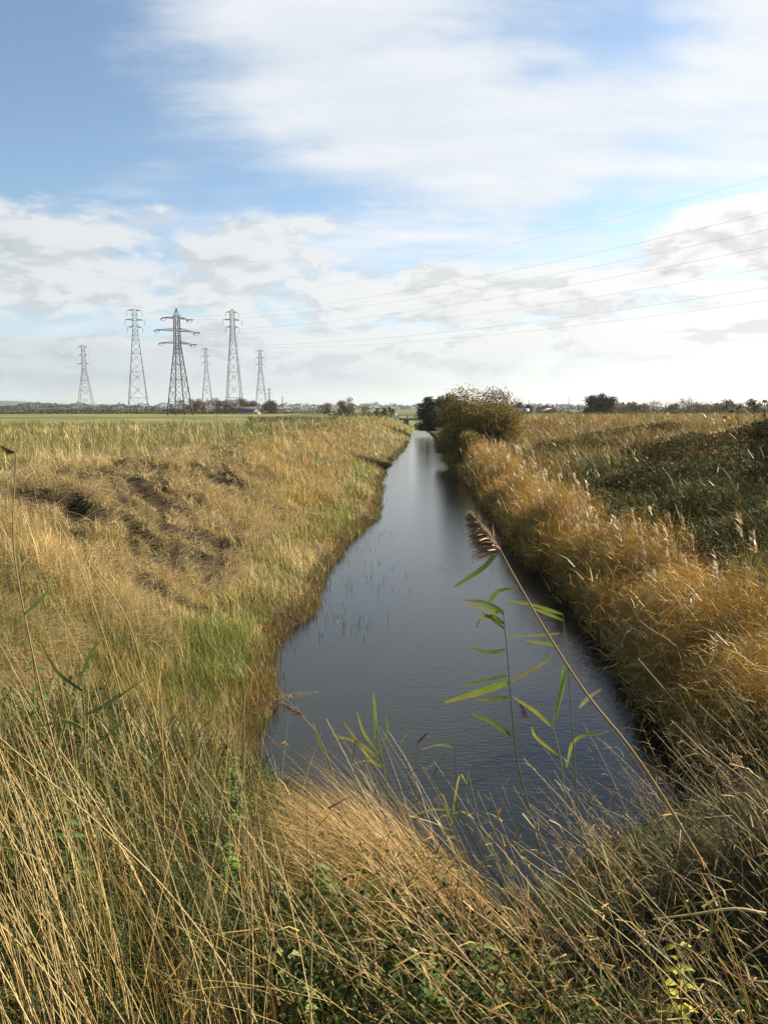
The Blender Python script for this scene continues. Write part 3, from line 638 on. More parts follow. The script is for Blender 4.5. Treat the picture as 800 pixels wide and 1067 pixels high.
# single bleached stems
def stem(label, Y, r, *pp, col=None, group='bleached stems across the foreground'):
    P = pts(Y, *pp); base = P[-1]; a = Acc(); S = spline(P, 10); t = np.linspace(0, 1, len(S))
    a.tube(S-base, r*(.45+.55*t), 6, C=PAL['pale']*.95 if col is None else col)
    o = mesh_np('dry_stem', np.concatenate(a.V), np.concatenate(a.F), M_REED, np.concatenate(a.C), smooth=True); o.location = tuple(base)
    tag(o, label, 'dry stem', group)
stem('bleached stem slanting from the left water corner down to bottom centre', 2.2, .0028, (262, 788), (300, 880), (345, 950, -.2), (395, 1040, -.45), (420, 1090, -.6))
stem('long bleached stem crossing the lower left from edge to centre', 1.7, .0026, (-10, 760), (45, 808), (118, 872), (180, 935), (240, 1015), (275, 1080, -.1))
stem('thin pale stem curving over the tussock top to the left', 2.9, .0022, (250, 896), (300, 902), (335, 925), (360, 985, -.1), (372, 1040, -.3))
stem('thick bright straw lying flat near the right edge', 2.0, .0050, (680, 958), (720, 953), (765, 947), (797, 952))
stem('paired bleached stem, upper one, at the right edge above the tangle', 3.4, .0050, (732, 697), (770, 738), (812, 785), (850, 830), (880, 880))
stem('paired bleached stem, lower one, at the right edge above the tangle', 3.5, .0048, (727, 702), (765, 748), (806, 798), (845, 845), (870, 890))
stem('pale stem reaching up-left from the tangle in front of the reed bed foot', 3.2, .0042, (664, 686), (695, 722), (725, 758), (760, 820), (790, 880))
stem('forked dark stem tip beside the reed bed foot', 3.2, .0030, (684, 662), (693, 690), (710, 725), (735, 775), (760, 850), col=PAL['brown'])
stem('wiry stem arching left from the right edge over the reed bed', 3.6, .0026, (640, 598), (665, 645), (700, 670), (735, 705), (760, 730, .1), (800, 800, .3), col=PAL['straw']*.6)
stem('straight bleached stem crossing the middle of the right tangle', 2.1, .0030, (545, 790), (600, 850), (655, 915), (710, 1000), (745, 1075, -.2))
stem('long golden stem from bottom right corner toward the tussock', 1.8, .0028, (630, 905), (660, 965), (690, 1020), (712, 1080, -.1), col=PAL['gold'])
stem('curved straw stem at bottom right crossing the straight ones', 1.7, .0032, (745, 960), (765, 1005), (778, 1050), (785, 1090), col=PAL['gold'])
stem('upright pale stem at the left with bent tip', 2.4, .0030, (90, 575), (95, 590), (130, 640), (150, 700), (175, 800), (200, 900), col=PAL['straw'])
stem('straw stem leaning over dark earth slip on the left bank', 2.6, .0028, (62, 545), (80, 585), (96, 625), (120, 700), (140, 780), col=PAL['straw'])
stem('dark woody stem rising through the lower left stalks', 2.0, .0030, (165, 758), (180, 850), (205, 930), (235, 1010), col=PAL['brown'])
stem('dark leaning bramble cane at the lower right of the tussock', 2.5, .0040, (470, 830), (510, 905), (570, 975), (640, 1010), col=PAL['brown']*.7)

# nettles
def nettle(label, px, py, Y, hgt, tilt=.1, green=(.12, .19, .045)):
    base = at(px, py, Y); gz = float(height(base[0], base[1])); top = base.copy()
    base = np.array([base[0]+tilt*hgt, base[1], gz-.02]); root = empty('nettle', tuple(base)); tag(root, label, 'nettle', 'nettles in the foreground')
    d = top-base; P = [np.zeros(3), d*.5+np.array([.02, 0, 0]), d]; S = spline(P, 10); a = Acc(); a.tube(S, np.linspace(.004, .002, len(S)), 6, C=(.12, .12, .05)); a.build('stem', M_REED, root)
    n = 13
    for j in range(n):
        f = .25+.75*j/(n-1); c = S[int(f*(len(S)-1))]; s = .022+.03*math.sin(math.pi*min(1, f*1.0))*.7
        if f > .9: s = .03
        for k_ in range(2):
            an = j*1.57+k_*math.pi+random.uniform(-.2, .2); D = np.array([math.cos(an), math.sin(an), random.uniform(-.25, .3)])
            q = 7; t = np.linspace(0, 1, q); U = np.array([0, 0, 1.]); Sd = np.cross(D, U); Sd /= np.linalg.norm(Sd)
            W = s*.38*np.array([.15, .8, 1, .85, .6, .3, .03])*(1+.12*np.array([1, -1, 1, -1, 1, -1, 0]))
            M_ = c+D*(t*s*1.3)[:, None]+U*(-.35*s*t**2)[:, None]+D*.008
            V = np.stack([M_-Sd*W[:, None]+U*(W*.35)[:, None], M_, M_+Sd*W[:, None]+U*(W*.35)[:, None]], 1).reshape(-1, 3)
            kk = np.arange(q-1)*3; Fq = np.concatenate([np.stack([kk, kk+1, kk+4, kk+3], -1), np.stack([kk+1, kk+2, kk+5, kk+4], -1)])
            mesh_np('leaf', V, Fq, M_LEAF, np.tile(np.array(green)*random.uniform(.75, 1.25), (len(V), 1)), root, smooth=True)
for args in [('nettle with pale top leaves at the bottom centre', 298, 992, 1.9, .45, .05, (.22, .26, .09)), ('nettle standing tall left of the water corner', 240, 790, 3.2, .6, .0), ('leafy nettle halfway between tussock and lower left stalks', 232, 880, 2.6, .4, .0), ('dark nettle among the bleached stalks at the left', 62, 830, 2.1, .45, .05, (.09, .14, .035)), ('small nettle just below the tussock', 330, 900, 2.6, .35, .0), ('yellow-green nettle under the thick bright straw at the right', 705, 985, 1.95, .4, .0, (.36, .36, .05)), ('nettle at the foot of the right hand tangle', 500, 985, 2.0, .35, .0), ('nettle low beside the solitary left edge reed', 30, 650, 3.2, .4, .0, (.10, .15, .04)), ('nettle beneath the leaning bramble cane', 440, 1000, 1.9, .3, .0, (.09, .14, .035))]: nettle(*args)

# ------------------------------------------------------------------ trees and bushes
def foliage(centres, radii, n, size, cols, probs, squash=.85, jit=.25):
    """leaf faces through the volume of overlapping uneven clumps"""
    centres = np.array(centres, float); radii = np.array(radii, float); p = radii**2/np.sum(radii**2)
    ci = rng.choice(len(centres), n, p=p); d = rng.normal(0, 1, (n, 3)); d /= np.linalg.norm(d, axis=1)[:, None]
    r = radii[ci]*rng.beta(3.2, 1.3, n)*(1+.22*np.sin(d[:, 0]*7+ci)*np.cos(d[:, 1]*6+d[:, 2]*5))
    P = centres[ci]+d*r[:, None]*np.array([1, 1, squash])
    c = np.array(cols)[rng.choice(len(cols), n, p=probs)]*(.75+.5*rng.random(len(centres)))[ci][:, None]
    return P, c
def make_tree(name, label, cat, loc, w, h, cols, probs, n, size, seed, trunk_h=.25, bare_twigs=0, group=None, clumps=16, shape=1.0, z0=.2):
    st = random.getstate(); random.seed(seed); root = empty(name, loc); tag(root, label, cat, group)
    a = Acc(); tips = []; r0 = max(.05, h*.028)
    a.tube(spline([(0, 0, -.3), (.02*h, 0, h*trunk_h), (0, .02*h, h*.6)], 4), np.linspace(r0, r0*.45, 9), 6)
    for j in range(clumps):
        an = random.uniform(0, 6.28); rr = math.sqrt(random.random())*w*.36; zz = h*(z0+.12+(.84-z0-.12)*random.random()*(1-.5*(rr/(w*.5))**2*shape))
        tips.append((math.cos(an)*rr, math.sin(an)*rr, zz))
        s0 = (0, 0, min(h*.55, zz*random.uniform(.3, .6))); mid = (tips[-1][0]*.5, tips[-1][1]*.5, (s0[2]+zz)*.5+.05*h)
        a.tube(spline([s0, mid, tips[-1]], 4), np.linspace(r0*.4, r0*.1, 9), 4)
        if bare_twigs:
            for q in range(bare_twigs):
                dv = np.array([random.gauss(0, 1), random.gauss(0, 1), random.gauss(.9, .6)]); dv /= np.linalg.norm(dv)
                a.tube([tips[-1], np.array(tips[-1])+dv*h*random.uniform(.08, .2)], [r0*.12, r0*.05], 3)
    a.build('trunk', M_BARK, root)
    if n:
        rad = [random.uniform(.16, .27)*min(w, h*1.1) for _ in tips]
        P, c = foliage(tips, rad, n, size, cols, probs); P[:, 2] = np.maximum(P[:, 2], .05)
        V, Fq, C = cards(P, size*rng.uniform(.6, 1.4, len(P)), c)
        mesh_np('crown', V, Fq, M_LEAF, C, root)
    random.setstate(st); return root
def gz(x, y): return float(height(x, y)-.9*sstep(150, 700, np.hypot(x, y)))
def place(px, Y): x = (px-400)/F*Y; return (x, Y, gz(x, Y))
def up(px, top, Y): return EYE+(425-top)/F*Y-place(px, Y)[2]
def W_(pxw, Y): return pxw/F*Y
def copy_tree(o, parent=None):
    c = o.copy(); COL.objects.link(c)
    if parent: c.parent = parent
    for ch in list(o.children): copy_tree(ch, c)
    return c
ev = [PAL['dark']*.55, PAL['dark']*.8, PAL['green']*.35]; au = [PAL['gold']*.55, PAL['olive']*.8, PAL['amber']*.7, PAL['dark']]
# golden willow bush on the right bank
loc = (6.9, 54, .8)
make_tree('willow_bush', 'big olive gold willow bush overhanging the right water edge', 'bush', loc, 6.8, 5.2, [PAL['olive']*1.0, PAL['gold']*.7, PAL['amber']*.6, PAL['dark']], [.5, .3, .1, .10], 60000, .13, 3, .1, 9, clumps=60, z0=-.15, shape=1.5)
make_tree('bush', 'low tawny bush spilling from the willow towards the water', 'bush', (5.6, 49, .5), 2.6, 2.3, [PAL['olive']*.8, PAL['gold']*.7, PAL['dark']], [.4, .3, .3], 6000, .12, 13, .1, 3, clumps=12, z0=-.2)
make_tree('bush', 'grey twiggy bush just behind the willow on its right', 'bush', (9.6, 62, 1.6), 4.2, 4.3, [PAL['brown']*1.2, PAL['olive']*.7], [.6, .4], 2500, .12, 4, .1, 10, clumps=18)
make_tree('tree', 'dark ivy-covered tree standing right above the far end of the water', 'tree', (6.4, 112, .7), 4.0, 5.4, ev, [.4, .4, .2], 9000, .24, 5, clumps=26, z0=-.1, shape=.3)
make_tree('tree', 'olive brown tree between the dark ivy tree and the willow bush', 'tree', (9.0, 110, 1.0), 4.2, 5.4, au, [.2, .4, .2, .2], 9000, .24, 6, clumps=26, z0=-.1, shape=.3)
make_tree('tree', 'large round very dark evergreen tree on the right horizon', 'tree', place(623, 200), W_(36, 200), up(623, 409, 200), [c*.6 for c in ev], [.5, .35, .15], 14000, .36, 7, clumps=34, z0=.05, shape=1.0)
make_tree('tree', 'round orange brown tree alone on the horizon beyond left bank', 'tree', place(361, 260), W_(22, 260), up(361, 413, 260), [PAL['rust']*.8, PAL['brown'], PAL['olive']*.6], [.4, .35, .25], 4000, .35, 8, clumps=20, z0=-.05)
make_tree('tree', 'small bare grey tree left of the orange brown horizon tree', 'tree', place(341, 330), W_(15, 330), up(341, 417, 330), [PAL['brown']*1.2], [1], 500, .3, 9, .3, 10, clumps=14)
make_tree('tree', 'thin tawny tree right of the orange brown horizon tree', 'tree', place(379, 300), W_(14, 300), up(379, 419, 300), [PAL['brown']*1.3, PAL['olive']*.8], [.5, .5], 900, .3, 10, .3, 8, clumps=12)
make_tree('bush', 'low tawny bush on the left horizon beside the bridge', 'bush', place(400, 230), W_(26, 230), up(400, 423, 230), au, [.3, .4, .1, .2], 2500, .35, 11, clumps=14, z0=-.1)
make_tree('bush', 'dull green bush close left of the orange brown horizon tree', 'bush', place(345, 250), W_(24, 250), up(345, 425, 250), au, [.2, .3, .1, .4], 1800, .3, 12, clumps=12, z0=-.2)
make_tree('tree', 'dark conifer clump left of the brick house', 'tree', place(538, 330), W_(12, 330), up(538, 418, 330), ev, [.5, .3, .2], 1800, .5, 14, clumps=12, z0=0, shape=.5)
make_tree('tree', 'low dark yew between conifer clump and brick house', 'tree', place(548, 335), W_(11, 335), up(548, 421, 335), ev, [.4, .4, .2], 1400, .5, 15, clumps=10, z0=0, shape=.5)
make_tree('tree', 'bare rounded tree between brick house and the evergreen', 'tree', place(601, 420), W_(18, 420), up(601, 418, 420), [PAL['brown']*1.4], [1], 0, .3, 16, .3, 12, clumps=16)
hw = [PAL['dark']*.9, PAL['rust']*.5, PAL['olive']*.6, PAL['brown']*.7]
for (hx_, hy_, w_, h_, sd, lab) in [(15.4, 28.5, 4.2, 1.9, 61, 'dark hawthorn bush at the right edge below the skyline'), (12.6, 22.5, 3.0, 1.9, 62, 'low hawthorn bush left of the right edge one, in shade'), (18.0, 22, 5.5, 5.0, 63, 'tall unseen hawthorn added beyond the right edge to shade the bank'), (15.0, 15.5, 5.0, 4.4, 64, 'unseen hawthorn added to shade the right bank beside the near reeds'), (20.5, 31, 6, 4.6, 65, 'unseen hawthorn added for shade, furthest right along the bank top'), (3.5, 4.0, 2.1, 2.15, 66, 'low unseen hawthorn added beside the photographer to shade the foreground'), (12.2, 9.0, 4.2, 3.4, 67, 'spreading unseen hawthorn added for shade behind the near reeds')]:  # bushes wholly past the right edge are added to cast shade
    make_tree('hawthorn_bush', lab, 'bush', (hx_, hy_, gz(hx_, hy_)), w_, h_, hw, [.45, .2, .2, .15], 9000, .11, sd, .1, 6, clumps=24, z0=-.15)
# brown trees around the feet of the pylons
brown = [PAL['rust']*.6, PAL['brown']*1.1, PAL['olive']*.55]
for px, wpx, hpx, Y, lab in [(200, 38, 12, 300, 'brown thorn thicket at the foot of the darkest pylon'), (236, 26, 13, 330, 'brown bare tree group left of the white-gabled shed'), (255, 24, 13, 335, 'grey brown tree immediately left of the white-gabled shed'), (283, 15, 10, 330, 'rounded rust brown tree right of the white-gabled shed')]:
    make_tree('tree', lab, 'tree', place(px, Y), W_(wpx*1.35, Y), up(px, 426-hpx, Y), brown, [.3, .4, .3], 3600, .4, int(px), .2, 6, clumps=16, z0=.05)
# trees along the right horizon, each its own; label by look and neighbour
protos = [make_tree('tree', 'brownish tree immediately right of the dark evergreen on the horizon', 'tree', place(650, 300), W_(28, 300), up(650, 418, 300), au, [.2, .4, .2, .2], 2600, .36, 41, clumps=18, z0=0),
          make_tree('tree', 'dull green tree third from the evergreen on the right horizon', 'tree', place(697, 280), W_(20, 280), up(697, 418, 280), [PAL['olive']*.6, PAL['dark'], PAL['brown']], [.4, .4, .2], 2200, .36, 42, clumps=16, z0=0),
          make_tree('tree', 'bare twiggy tree second from the evergreen on the right horizon', 'tree', place(678, 320), W_(20, 320), up(678, 415, 320), [PAL['brown']*1.3], [1], 350, .35, 43, .3, 10, clumps=16)]
for px, Y, k, s, lab in [(714, 300, 2, 1.15, 'pale bare tree standing highest on the right horizon'), (722, 260, 0, 1.1, 'bushy brown tree just right of the highest bare tree'), (738, 290, 1, 1.05, 'small dark tree in the low gap of the right horizon'), (753, 270, 1, 1.3, 'broad dark tree before the long grey roof'), (770, 300, 0, 1.1, 'low brown tree right of the broad dark one'), (787, 240, 1, 1.25, 'dark tree behind the tall weeds near the right edge'), (640, 330, 2, .9, 'thin bare sapling close against the dark evergreen'), (662, 290, 1, 1.15, 'squat dark tree between evergreen and first bare tree')]:
    c = copy_tree(protos[k]); c.location = place(px, Y); c.scale = (s, s, s); c.rotation_euler.z = px*.7; c['label'] = lab
for o in bpy.data.objects:
    if o.get('label', '').endswith('horizon') and o.get('category') == 'tree' and o.location.x > 60: o['group'] = 'trees along the right horizon'

# hedges and far woodland
def hedge(name, label, x0, y0, x1, y1, hh, dens, size, cols, probs, kind=None):
    L = math.hypot(x1-x0, y1-y0); n = int(L*dens); t = rng.random(n); x = x0+(x1-x0)*t; y = y0+(y1-y0)*t+rng.normal(0, .9, n)
    top = hh*(.55+.9*fbm(t*L, t*0, 9, 120)+.25*(vnoise(t*L, t*0, 2.5, 121)-.5))
    z = height(x, y)-.9*sstep(150, 700, np.hypot(x, y))+top*rng.random(n)**.9
    c = np.array(cols)[rng.choice(len(cols), n, p=probs)]*(.7+.6*fbm(x, y, 14, 122))[:, None]
    V, Fq, C = cards(np.stack([x, y, z], -1), size*rng.uniform(.6, 1.4, n), c)
    o = mesh_np(name, V, Fq, M_LEAF, C); tag(o, label, 'hedge' if kind is None else 'woodland', kind=kind)
hc = [PAL['dark'], PAL['olive']*.5, PAL['brown']*.9]
hedge('hedge', 'dark trimmed hedge along the far side of the bright pasture', -330, 325, -25, 330, 1.5, 45, .45, [PAL['dark']*.6, PAL['dark'], PAL['brown']*.5], [.5, .3, .2])
hedge('hedge', 'ragged brown and green hedge beyond the ploughed field', -420, 465, -60, 470, 2.6, 30, .6, hc, [.4, .4, .2])
hedge('hedge', 'low dark hedge behind the tawny grass on the right', 40, 230, 150, 215, 1.6, 60, .45, [PAL['dark']*.7, PAL['brown'], PAL['olive']*.6], [.4, .35, .25])
hedge('distant_woodland', 'far-off belt of woodland along the left horizon', -560, 780, -60, 860, 7.5, 26, 1.5, hc, [.4, .35, .25], 'stuff')
hedge('distant_woodland', 'far-off bluish belt of woodland behind the bridge', -120, 1400, 520, 1500, 10, 16, 2.4, [PAL['dark']*1.1, PAL['olive']*.5], [.6, .4], 'stuff')
hedge('distant_woodland', 'far-off woodland behind the brick house', 60, 620, 420, 560, 4.8, 22, 1.1, hc, [.35, .3, .35], 'stuff')
hedge('hedge', 'tall mixed brown hedge joining the trees on the right horizon', 92, 340, 190, 325, 4.6, 60, .5, [PAL['dark'], PAL['brown'], PAL['olive']*.6, PAL['rust']*.6], [.35, .3, .2, .15])
hedge('hedge', 'patchy thorn hedge by the waterway left of the bridge', -30, 168, 3, 160, 1.3, 70, .35, hc, [.4, .4, .2])

# tall weeds standing against the sky at the right edge
def weed(label, px, py, Y, s):
    top = at(px, py, Y); base = np.array([top[0]+.15, Y, gz(top[0], Y)]); root = empty('thistle', tuple(base)); tag(root, label, 'weed', 'tall weeds on the right skyline')
    d = top-base; a = Acc(); a.tube(spline([np.zeros(3), d*.55+np.array([.06, 0, 0]), d], 6), np.linspace(.02, .008, 13), 5, C=PAL['brown']*.8)
    hd = [d]
    for j in range(6):
        f = .5+.45*j/6; q = d*f+np.array([random.uniform(-.35, .35), random.uniform(-.3, .3), .25]); a.tube([d*f, q], [.009, .005], 4, C=PAL['brown']*.8); hd.append(q)
    a.build('stem', M_REED, root)
    for q in hd:
        P = q+rng.normal(0, .017, (26, 3)); V, Fq, C = cards(P, .055, np.tile(PAL['brown'], (26, 1)), .3); mesh_np('seed_head', V, Fq, M_LEAF, C, root)
weed('thistle with a round head highest against the sky at the right edge', 796, 418, 17, 1)
weed('thistle with nodding head second from the right edge', 785, 420, 19, 1)
weed('shorter thistle left of the two tallest near the right edge', 768, 426, 21, 1)

# ------------------------------------------------------------------ pylons
def pylon(label, px, Y, base_z, top_py, bw, tw, arms, rz, leg, brace, mat, tension=False, waist=None, peak=True, name='pylon', sag=True, panels=9):
    x = (px-400)/F*Y; root = empty(name, (x, Y, base_z), rz); tag(root, label, 'pylon', 'electricity pylons on the left horizon')
    H_ = float(at(px, top_py, Y)[2]-base_z)
    zw = float(at(px, waist, Y)[2]-base_z)     # bottom of the straight head
    wid = lambda z: bw+(tw-bw)*min(1, z/zw) if z < zw else tw*(1-.15*(z-zw)/(H_-zw))
    zt = H_ if not peak else float(at(px, peak, Y)[2]-base_z)
    a = Acc(); cor = lambda z: [(sx*wid(z)/2, sy*wid(z)/2, z) for sx, sy in ((-1, -1), (1, -1), (1, 1), (-1, 1))]
    zs = [0.]; f = 1
    hgt = [1.0*(.84**i) for i in range(panels)]; sm = sum(hgt)
    for h_ in hgt: zs.append(zs[-1]+h_/sm*zw)
    nh = 4
    for j in range(nh): zs.append(zw+(zt-zw)*(j+1)/nh)
    for i in range(len(zs)-1):
        c0, c1 = cor(zs[i]), cor(zs[i+1]); lw = leg*(1-.45*zs[i]/zt)
        for j in range(4):
            a.bar(c0[j], c1[j], lw); k = (j+1) % 4
            a.bar(c0[j], c1[k], brace); a.bar(c0[k], c1[j], brace)
            if i % 2 == 0 or i > panels-3: a.bar(c1[j], c1[k], brace*1.3)
            if i < 3:
                mid = [(c0[j][q]+c0[k][q]+c1[j][q]+c1[k][q])/4 for q in range(3)]; a.bar(mid, [(c1[j][q]+c1[k][q])/2 for q in range(3)], brace*.8)
    a.build('lattice_tower', mat, root)
    if peak:
        a = Acc()
        for c in cor(zt): a.bar(c, (0, 0, H_), leg*.5)
        a.build('earth_wire_peak', mat, root)
    ends = []; ru = .14 if tension else .12
    for apy, hl, droop in arms:
        z = float(at(px, apy, Y)[2]-base_z)
        for sx in (-1, 1):
            a = Acc(); w2 = wid(z)/2; tip = (sx*hl, 0, z)
            for sy in (-1, 1):
                a.bar((sx*w2, sy*w2, z), tip, brace*1.5); a.bar((sx*w2, sy*w2, z+hl*ru), tip, brace*1.2)
                for q in (.33, .66):
                    a.bar((sx*(w2+(hl-w2)*q), sy*w2*(1-q), z), (sx*(w2+(hl-w2)*q), sy*w2*(1-q), z+hl*ru*(1-q)), brace*.8)
                    a.bar((sx*(w2+(hl-w2)*q), sy*w2*(1-q), z), (sx*(w2+(hl-w2)*(q-.33)), sy*w2*(1-q+.33), z+hl*ru*(1-q+.33)), brace*.8)
            a.build('crossarm', mat, root)
            if droop:
                a = Acc()
                if tension:
                    for s_ in (-1, 1):
                        n_ = 9
                        for q in range(n_): a.tube([(tip[0], s_*(.3+q*.24), z-.05-.03*q), (tip[0], s_*(.42+q*.24), z-.06-.03*q)], .26, 7)
                        a.bar((tip[0], 0, z), (tip[0], s_*(.3+n_*.24), z-.05-.03*n_), .1)
                    a.tube(spline([(tip[0], -2.5, z-.3), (tip[0], -1.2, z-.9), (tip[0], 1.2, z-.9), (tip[0], 2.5, z-.3)], 5), .06, 5)
                else:
                    for q in range(10): a.tube([(tip[0], 0, z-.3-q*.2), (tip[0], 0, z-.4-q*.2)], .12, 6)
                    a.bar((tip[0], 0, z), (tip[0], 0, z-2.4), .05)
                a.build('insulator', M_INS, root)
            ends.append((x+math.cos(rz)*tip[0], Y+math.sin(rz)*tip[0], base_z+z))
    return root, ends, (x, Y, base_z+H_)
RZ = math.atan2(.64, .77)
p3, ends, pk = pylon('darkest nearest pylon with three pairs of arms and a pointed top', 189.5, 260, gz(-69, 260)-.1, 321, 6.4, 1.7, [(332, 4.6, 1), (345, 7.0, 1), (358, 5.6, 1)], RZ, .30, .09, M_STEELD, True, waist=360, peak=329)
pylon('tall grey pylon left of the darkest one, flat-topped', 147, 350, gz(-112, 350)-.3, 322.5, 9.0, 2.2, [(323.5, 3.3, 1), (333.5, 4.3, 1), (341, 3.3, 1)], .25, .22, .08, M_STEEL, waist=345, peak=None)
pylon('tall grey pylon right of the darkest one with hanging insulators', 246, 360, gz(-70, 360)-.3, 322, 7.8, 2.0, [(325.5, 2.9, 1), (333.5, 4.4, 1), (341, 3.1, 1)], .35, .26, .09, M_STEEL, waist=345, peak=324)
pylon('faint pylon leftmost of the row on the horizon', 93, 600, gz(-233, 600)-1, 360, 12.5, 2.8, [(361.5, 4.2, 1), (370, 3.8, 1), (379, 4.8, 1)], .2, .30, .11, M_STEEL, waist=384, peak=None)
pylon('slim distant pylon between the darkest pylon and its right neighbour', 218, 560, gz(-129, 560)-1, 362, 8.6, 1.8, [(364, 2.9, 1), (371, 3.6, 1), (378, 2.9, 1)], .3, .28, .10, M_STEEL, waist=382, peak=363)
pylon('slim distant pylon rightmost of the full size row', 273.5, 590, gz(-94, 590)-1, 364, 9.2, 2.0, [(366, 3.6, 1), (373, 4.2, 1), (380, 3.4, 1)], .3, .28, .10, M_STEEL, waist=383, peak=365)
pylon('small pylon far off just right of the slim distant one', 282, 1400, gz(-209, 1400)-2, 404, 9, 2.2, [(406.5, 6, 1), (410, 8, 1), (413, 6, 1)], .3, .5, .2, M_STEEL, waist=415, peak=404.5)
pylon('tiniest pylon just visible above the horizon right of the others', 295.5, 2000, gz(-265, 2000)-2, 413, 9, 2.2, [(414.5, 6, 0), (417, 8, 0), (419, 6, 0)], .3, .6, .2, M_STEEL, waist=420, peak=413.4)
# the wires from the nearest pylon, passing overhead to the right
span = np.array([192., -231., 0]); perp = np.array([math.cos(RZ), math.sin(RZ), 0])
names = ['earth wire', 'left conductor of the top arms', 'right conductor of the top arms', 'left conductor of the middle arms', 'right conductor of the middle arms', 'left conductor of the bottom arms', 'right conductor of the bottom arms']
labs = ['topmost wire rising to the right across the sky from the pylon peak', 'second wire from the top, from the darkest pylon across the sky', 'third wire from the top, close under the second', 'fourth wire of seven from the darkest pylon, counted from above', 'fifth wire of seven from the darkest pylon, counted from above', 'sixth wire of seven, next to lowest across the pale cloud', 'lowest of the seven wires crossing the sky to the right']
starts = [np.array(pk)] + [np.array(e) for e in ends]
dest_dz = [8, 6, 6, 4.5, 4.5, 3, 3]
for i, (s, lab) in enumerate(zip(starts, labs)):
    t = np.linspace(0, 1, 70)[:, None]; sag = 6.5 if i == 0 else 8.0
    P = s+span*t; P[:, 2] += (dest_dz[i]*t-4*sag*t*(1-t))[:, 0]
    a = Acc(); rad = .010 if i == 0 else .0135
    a.tube(P-s, rad, 5, C=(.1, .1, .1)); o = a.build('power_line', M_WIRE); o.location = tuple(s)
    tag(o, lab, 'power line', 'wires crossing the sky')

# ------------------------------------------------------------------ buildings and the bridge
def gable(mb, mr, root, x0, x1, y0, y1, z0, ze, za, along='y', over=.3):
    """walls with gables facing -y/+y, ridge along y"""
    cx = (x0+x1)/2; a = Acc()
    V = [(x0,y0,z0),(x1,y0,z0),(x1,y0,ze),(cx,y0,za),(x0,y0,ze),(x0,y1,z0),(x1,y1,z0),(x1,y1,ze),(cx,y1,za),(x0,y1,ze)]
    a.add(V, [[0,1,2,4],[4,2,3,3][:3]+[3]] if False else [[0,1,2,4],[5,9,7,6],[0,4,9,5],[1,6,7,2]])
    a.add([V[4],V[2],V[3],V[3]], [[0,1,2,3]]); a.add([V[9],V[8],V[8],V[7]], [[0,1,2,3]])
    w = a.build('wall', mb, root)
    a = Acc(); th = .18; s = (za-ze)/(cx-x0)
    for sx, xe in ((-1, x0), (1, x1)):
        xo = xe+sx*over; zo = ze-over*s+.02
        P = [(xo, y0-over, zo), (cx, y0-over, za+.02), (cx, y1+over, za+.02), (xo, y1+over, zo)]
        Vv = P+[(p[0], p[1], p[2]+th) for p in P]
        a.add(Vv, [[0,3,2,1],[4,5,6,7],[0,1,5,4],[1,2,6,5],[2,3,7,6],[3,0,4,7]])
    r = a.build('roof', mr, root); return w, r
x_, y_, z_ = place(567.5, 500); z_ -= .2
h = empty('brick_house', (x_, y_, z_)); tag(h, 'small red brick house with two chimneys on the right horizon', 'house')
w, r = gable(M_BRICK, M_SLATE, h, -5.2, 5.2, 0, 10, 0, 2.9, 5.0)
for sx in (-1, 1):
    a = Acc(); a.box(sx*4.9-.45, sx*4.9+.45, 3, 4, 2.6, 5.1); a.box(sx*4.9-.55, sx*4.9+.55, 2.9, 4.1, 5.1, 5.25)
    ch = a.build('chimney', M_BRICK, r)
    a = Acc(); a.tube([(sx*4.9, 3.5, 5.2), (sx*4.9, 3.5, 5.7)], .16, 8); a.build('chimney_pot', M_BRICK, h)
for wx in (-2.6, 2.4):
    a = Acc(); a.box(wx-.6, wx+.6, -.06, -.02, 1.0, 2.3); f = a.build('window', M_WHITE, h)
    a = Acc(); a.box(wx-.5, wx+.5, -.09, -.065, 1.1, 2.2); a.build('pane', M_GLASS, f)
x2, y2, z2 = place(573, 470)
h = empty('outbuilding', (x2, y2, z2-.3), .15); tag(h, 'low outbuilding with pinkish tiled roof in front of brick house', 'outbuilding')
gable(M_BRICK, M_PINK, h, -4.8, 4.8, 0, 7, 0, .9, 2.9)
a = Acc(); a.box(-.6, .6, -.06, -.02, 0, .85); a.build('door', M_WOOD, h)
for px, lab, wd in [(536, 'left white van-like caravan below the dark conifer clump', 4.2), (545, 'right white caravan below the dark conifer clump', 4.6)]:
    x3, y3, z3 = place(px, 300); c = empty('caravan', (x3, y3, z3+.9)); tag(c, lab, 'caravan')
    a = Acc(); P2 = [(-wd*.38, .0), (wd*.36, .0), (wd*.40, .5), (wd*.33, 1.35), (-wd*.33, 1.4), (-wd*.42, .7)]
    V = [(p, -.9, q) for p, q in P2]+[(p, .9, q) for p, q in P2]
    a.add(V, [[0, 1, 2, 5], [5, 2, 3, 4], [6, 11, 8, 7], [11, 10, 9, 8]]+[[i, i+6, (i+1) % 6+6, (i+1) % 6] for i in range(6)]); a.build('body', M_WHITE, c)
    a = Acc(); a.box(-.7, .5, -.93, -.905, .7, 1.1); a.build('window', M_GLASS, c)
    for sx in (-.5, .5):
        a = Acc(); a.tube([(sx*wd*.3, -.8, .0), (sx*wd*.3, -.6, .0)], .28, 12); a.build('wheel', M_GLASS, c)
# white-gabled shed on the left
x4, y4, z4 = place(269, 300)
h = empty('shed', (x4, y4, z4-.1), .75); tag(h, 'grey barn with a steep white gable end among brown trees', 'shed')
gable(mat_plain('pale_render', (.38, .37, .34), .8), mat_plain('grey_sheet', (.09, .08, .08), .8), h, -1.6, 1.6, 0, 12, 0, 1.1, 2.9, over=.12)
a = Acc(); a.box(-.9, .9, -.06, -.02, 0, 1.1); a.build('door', M_WOOD, h)
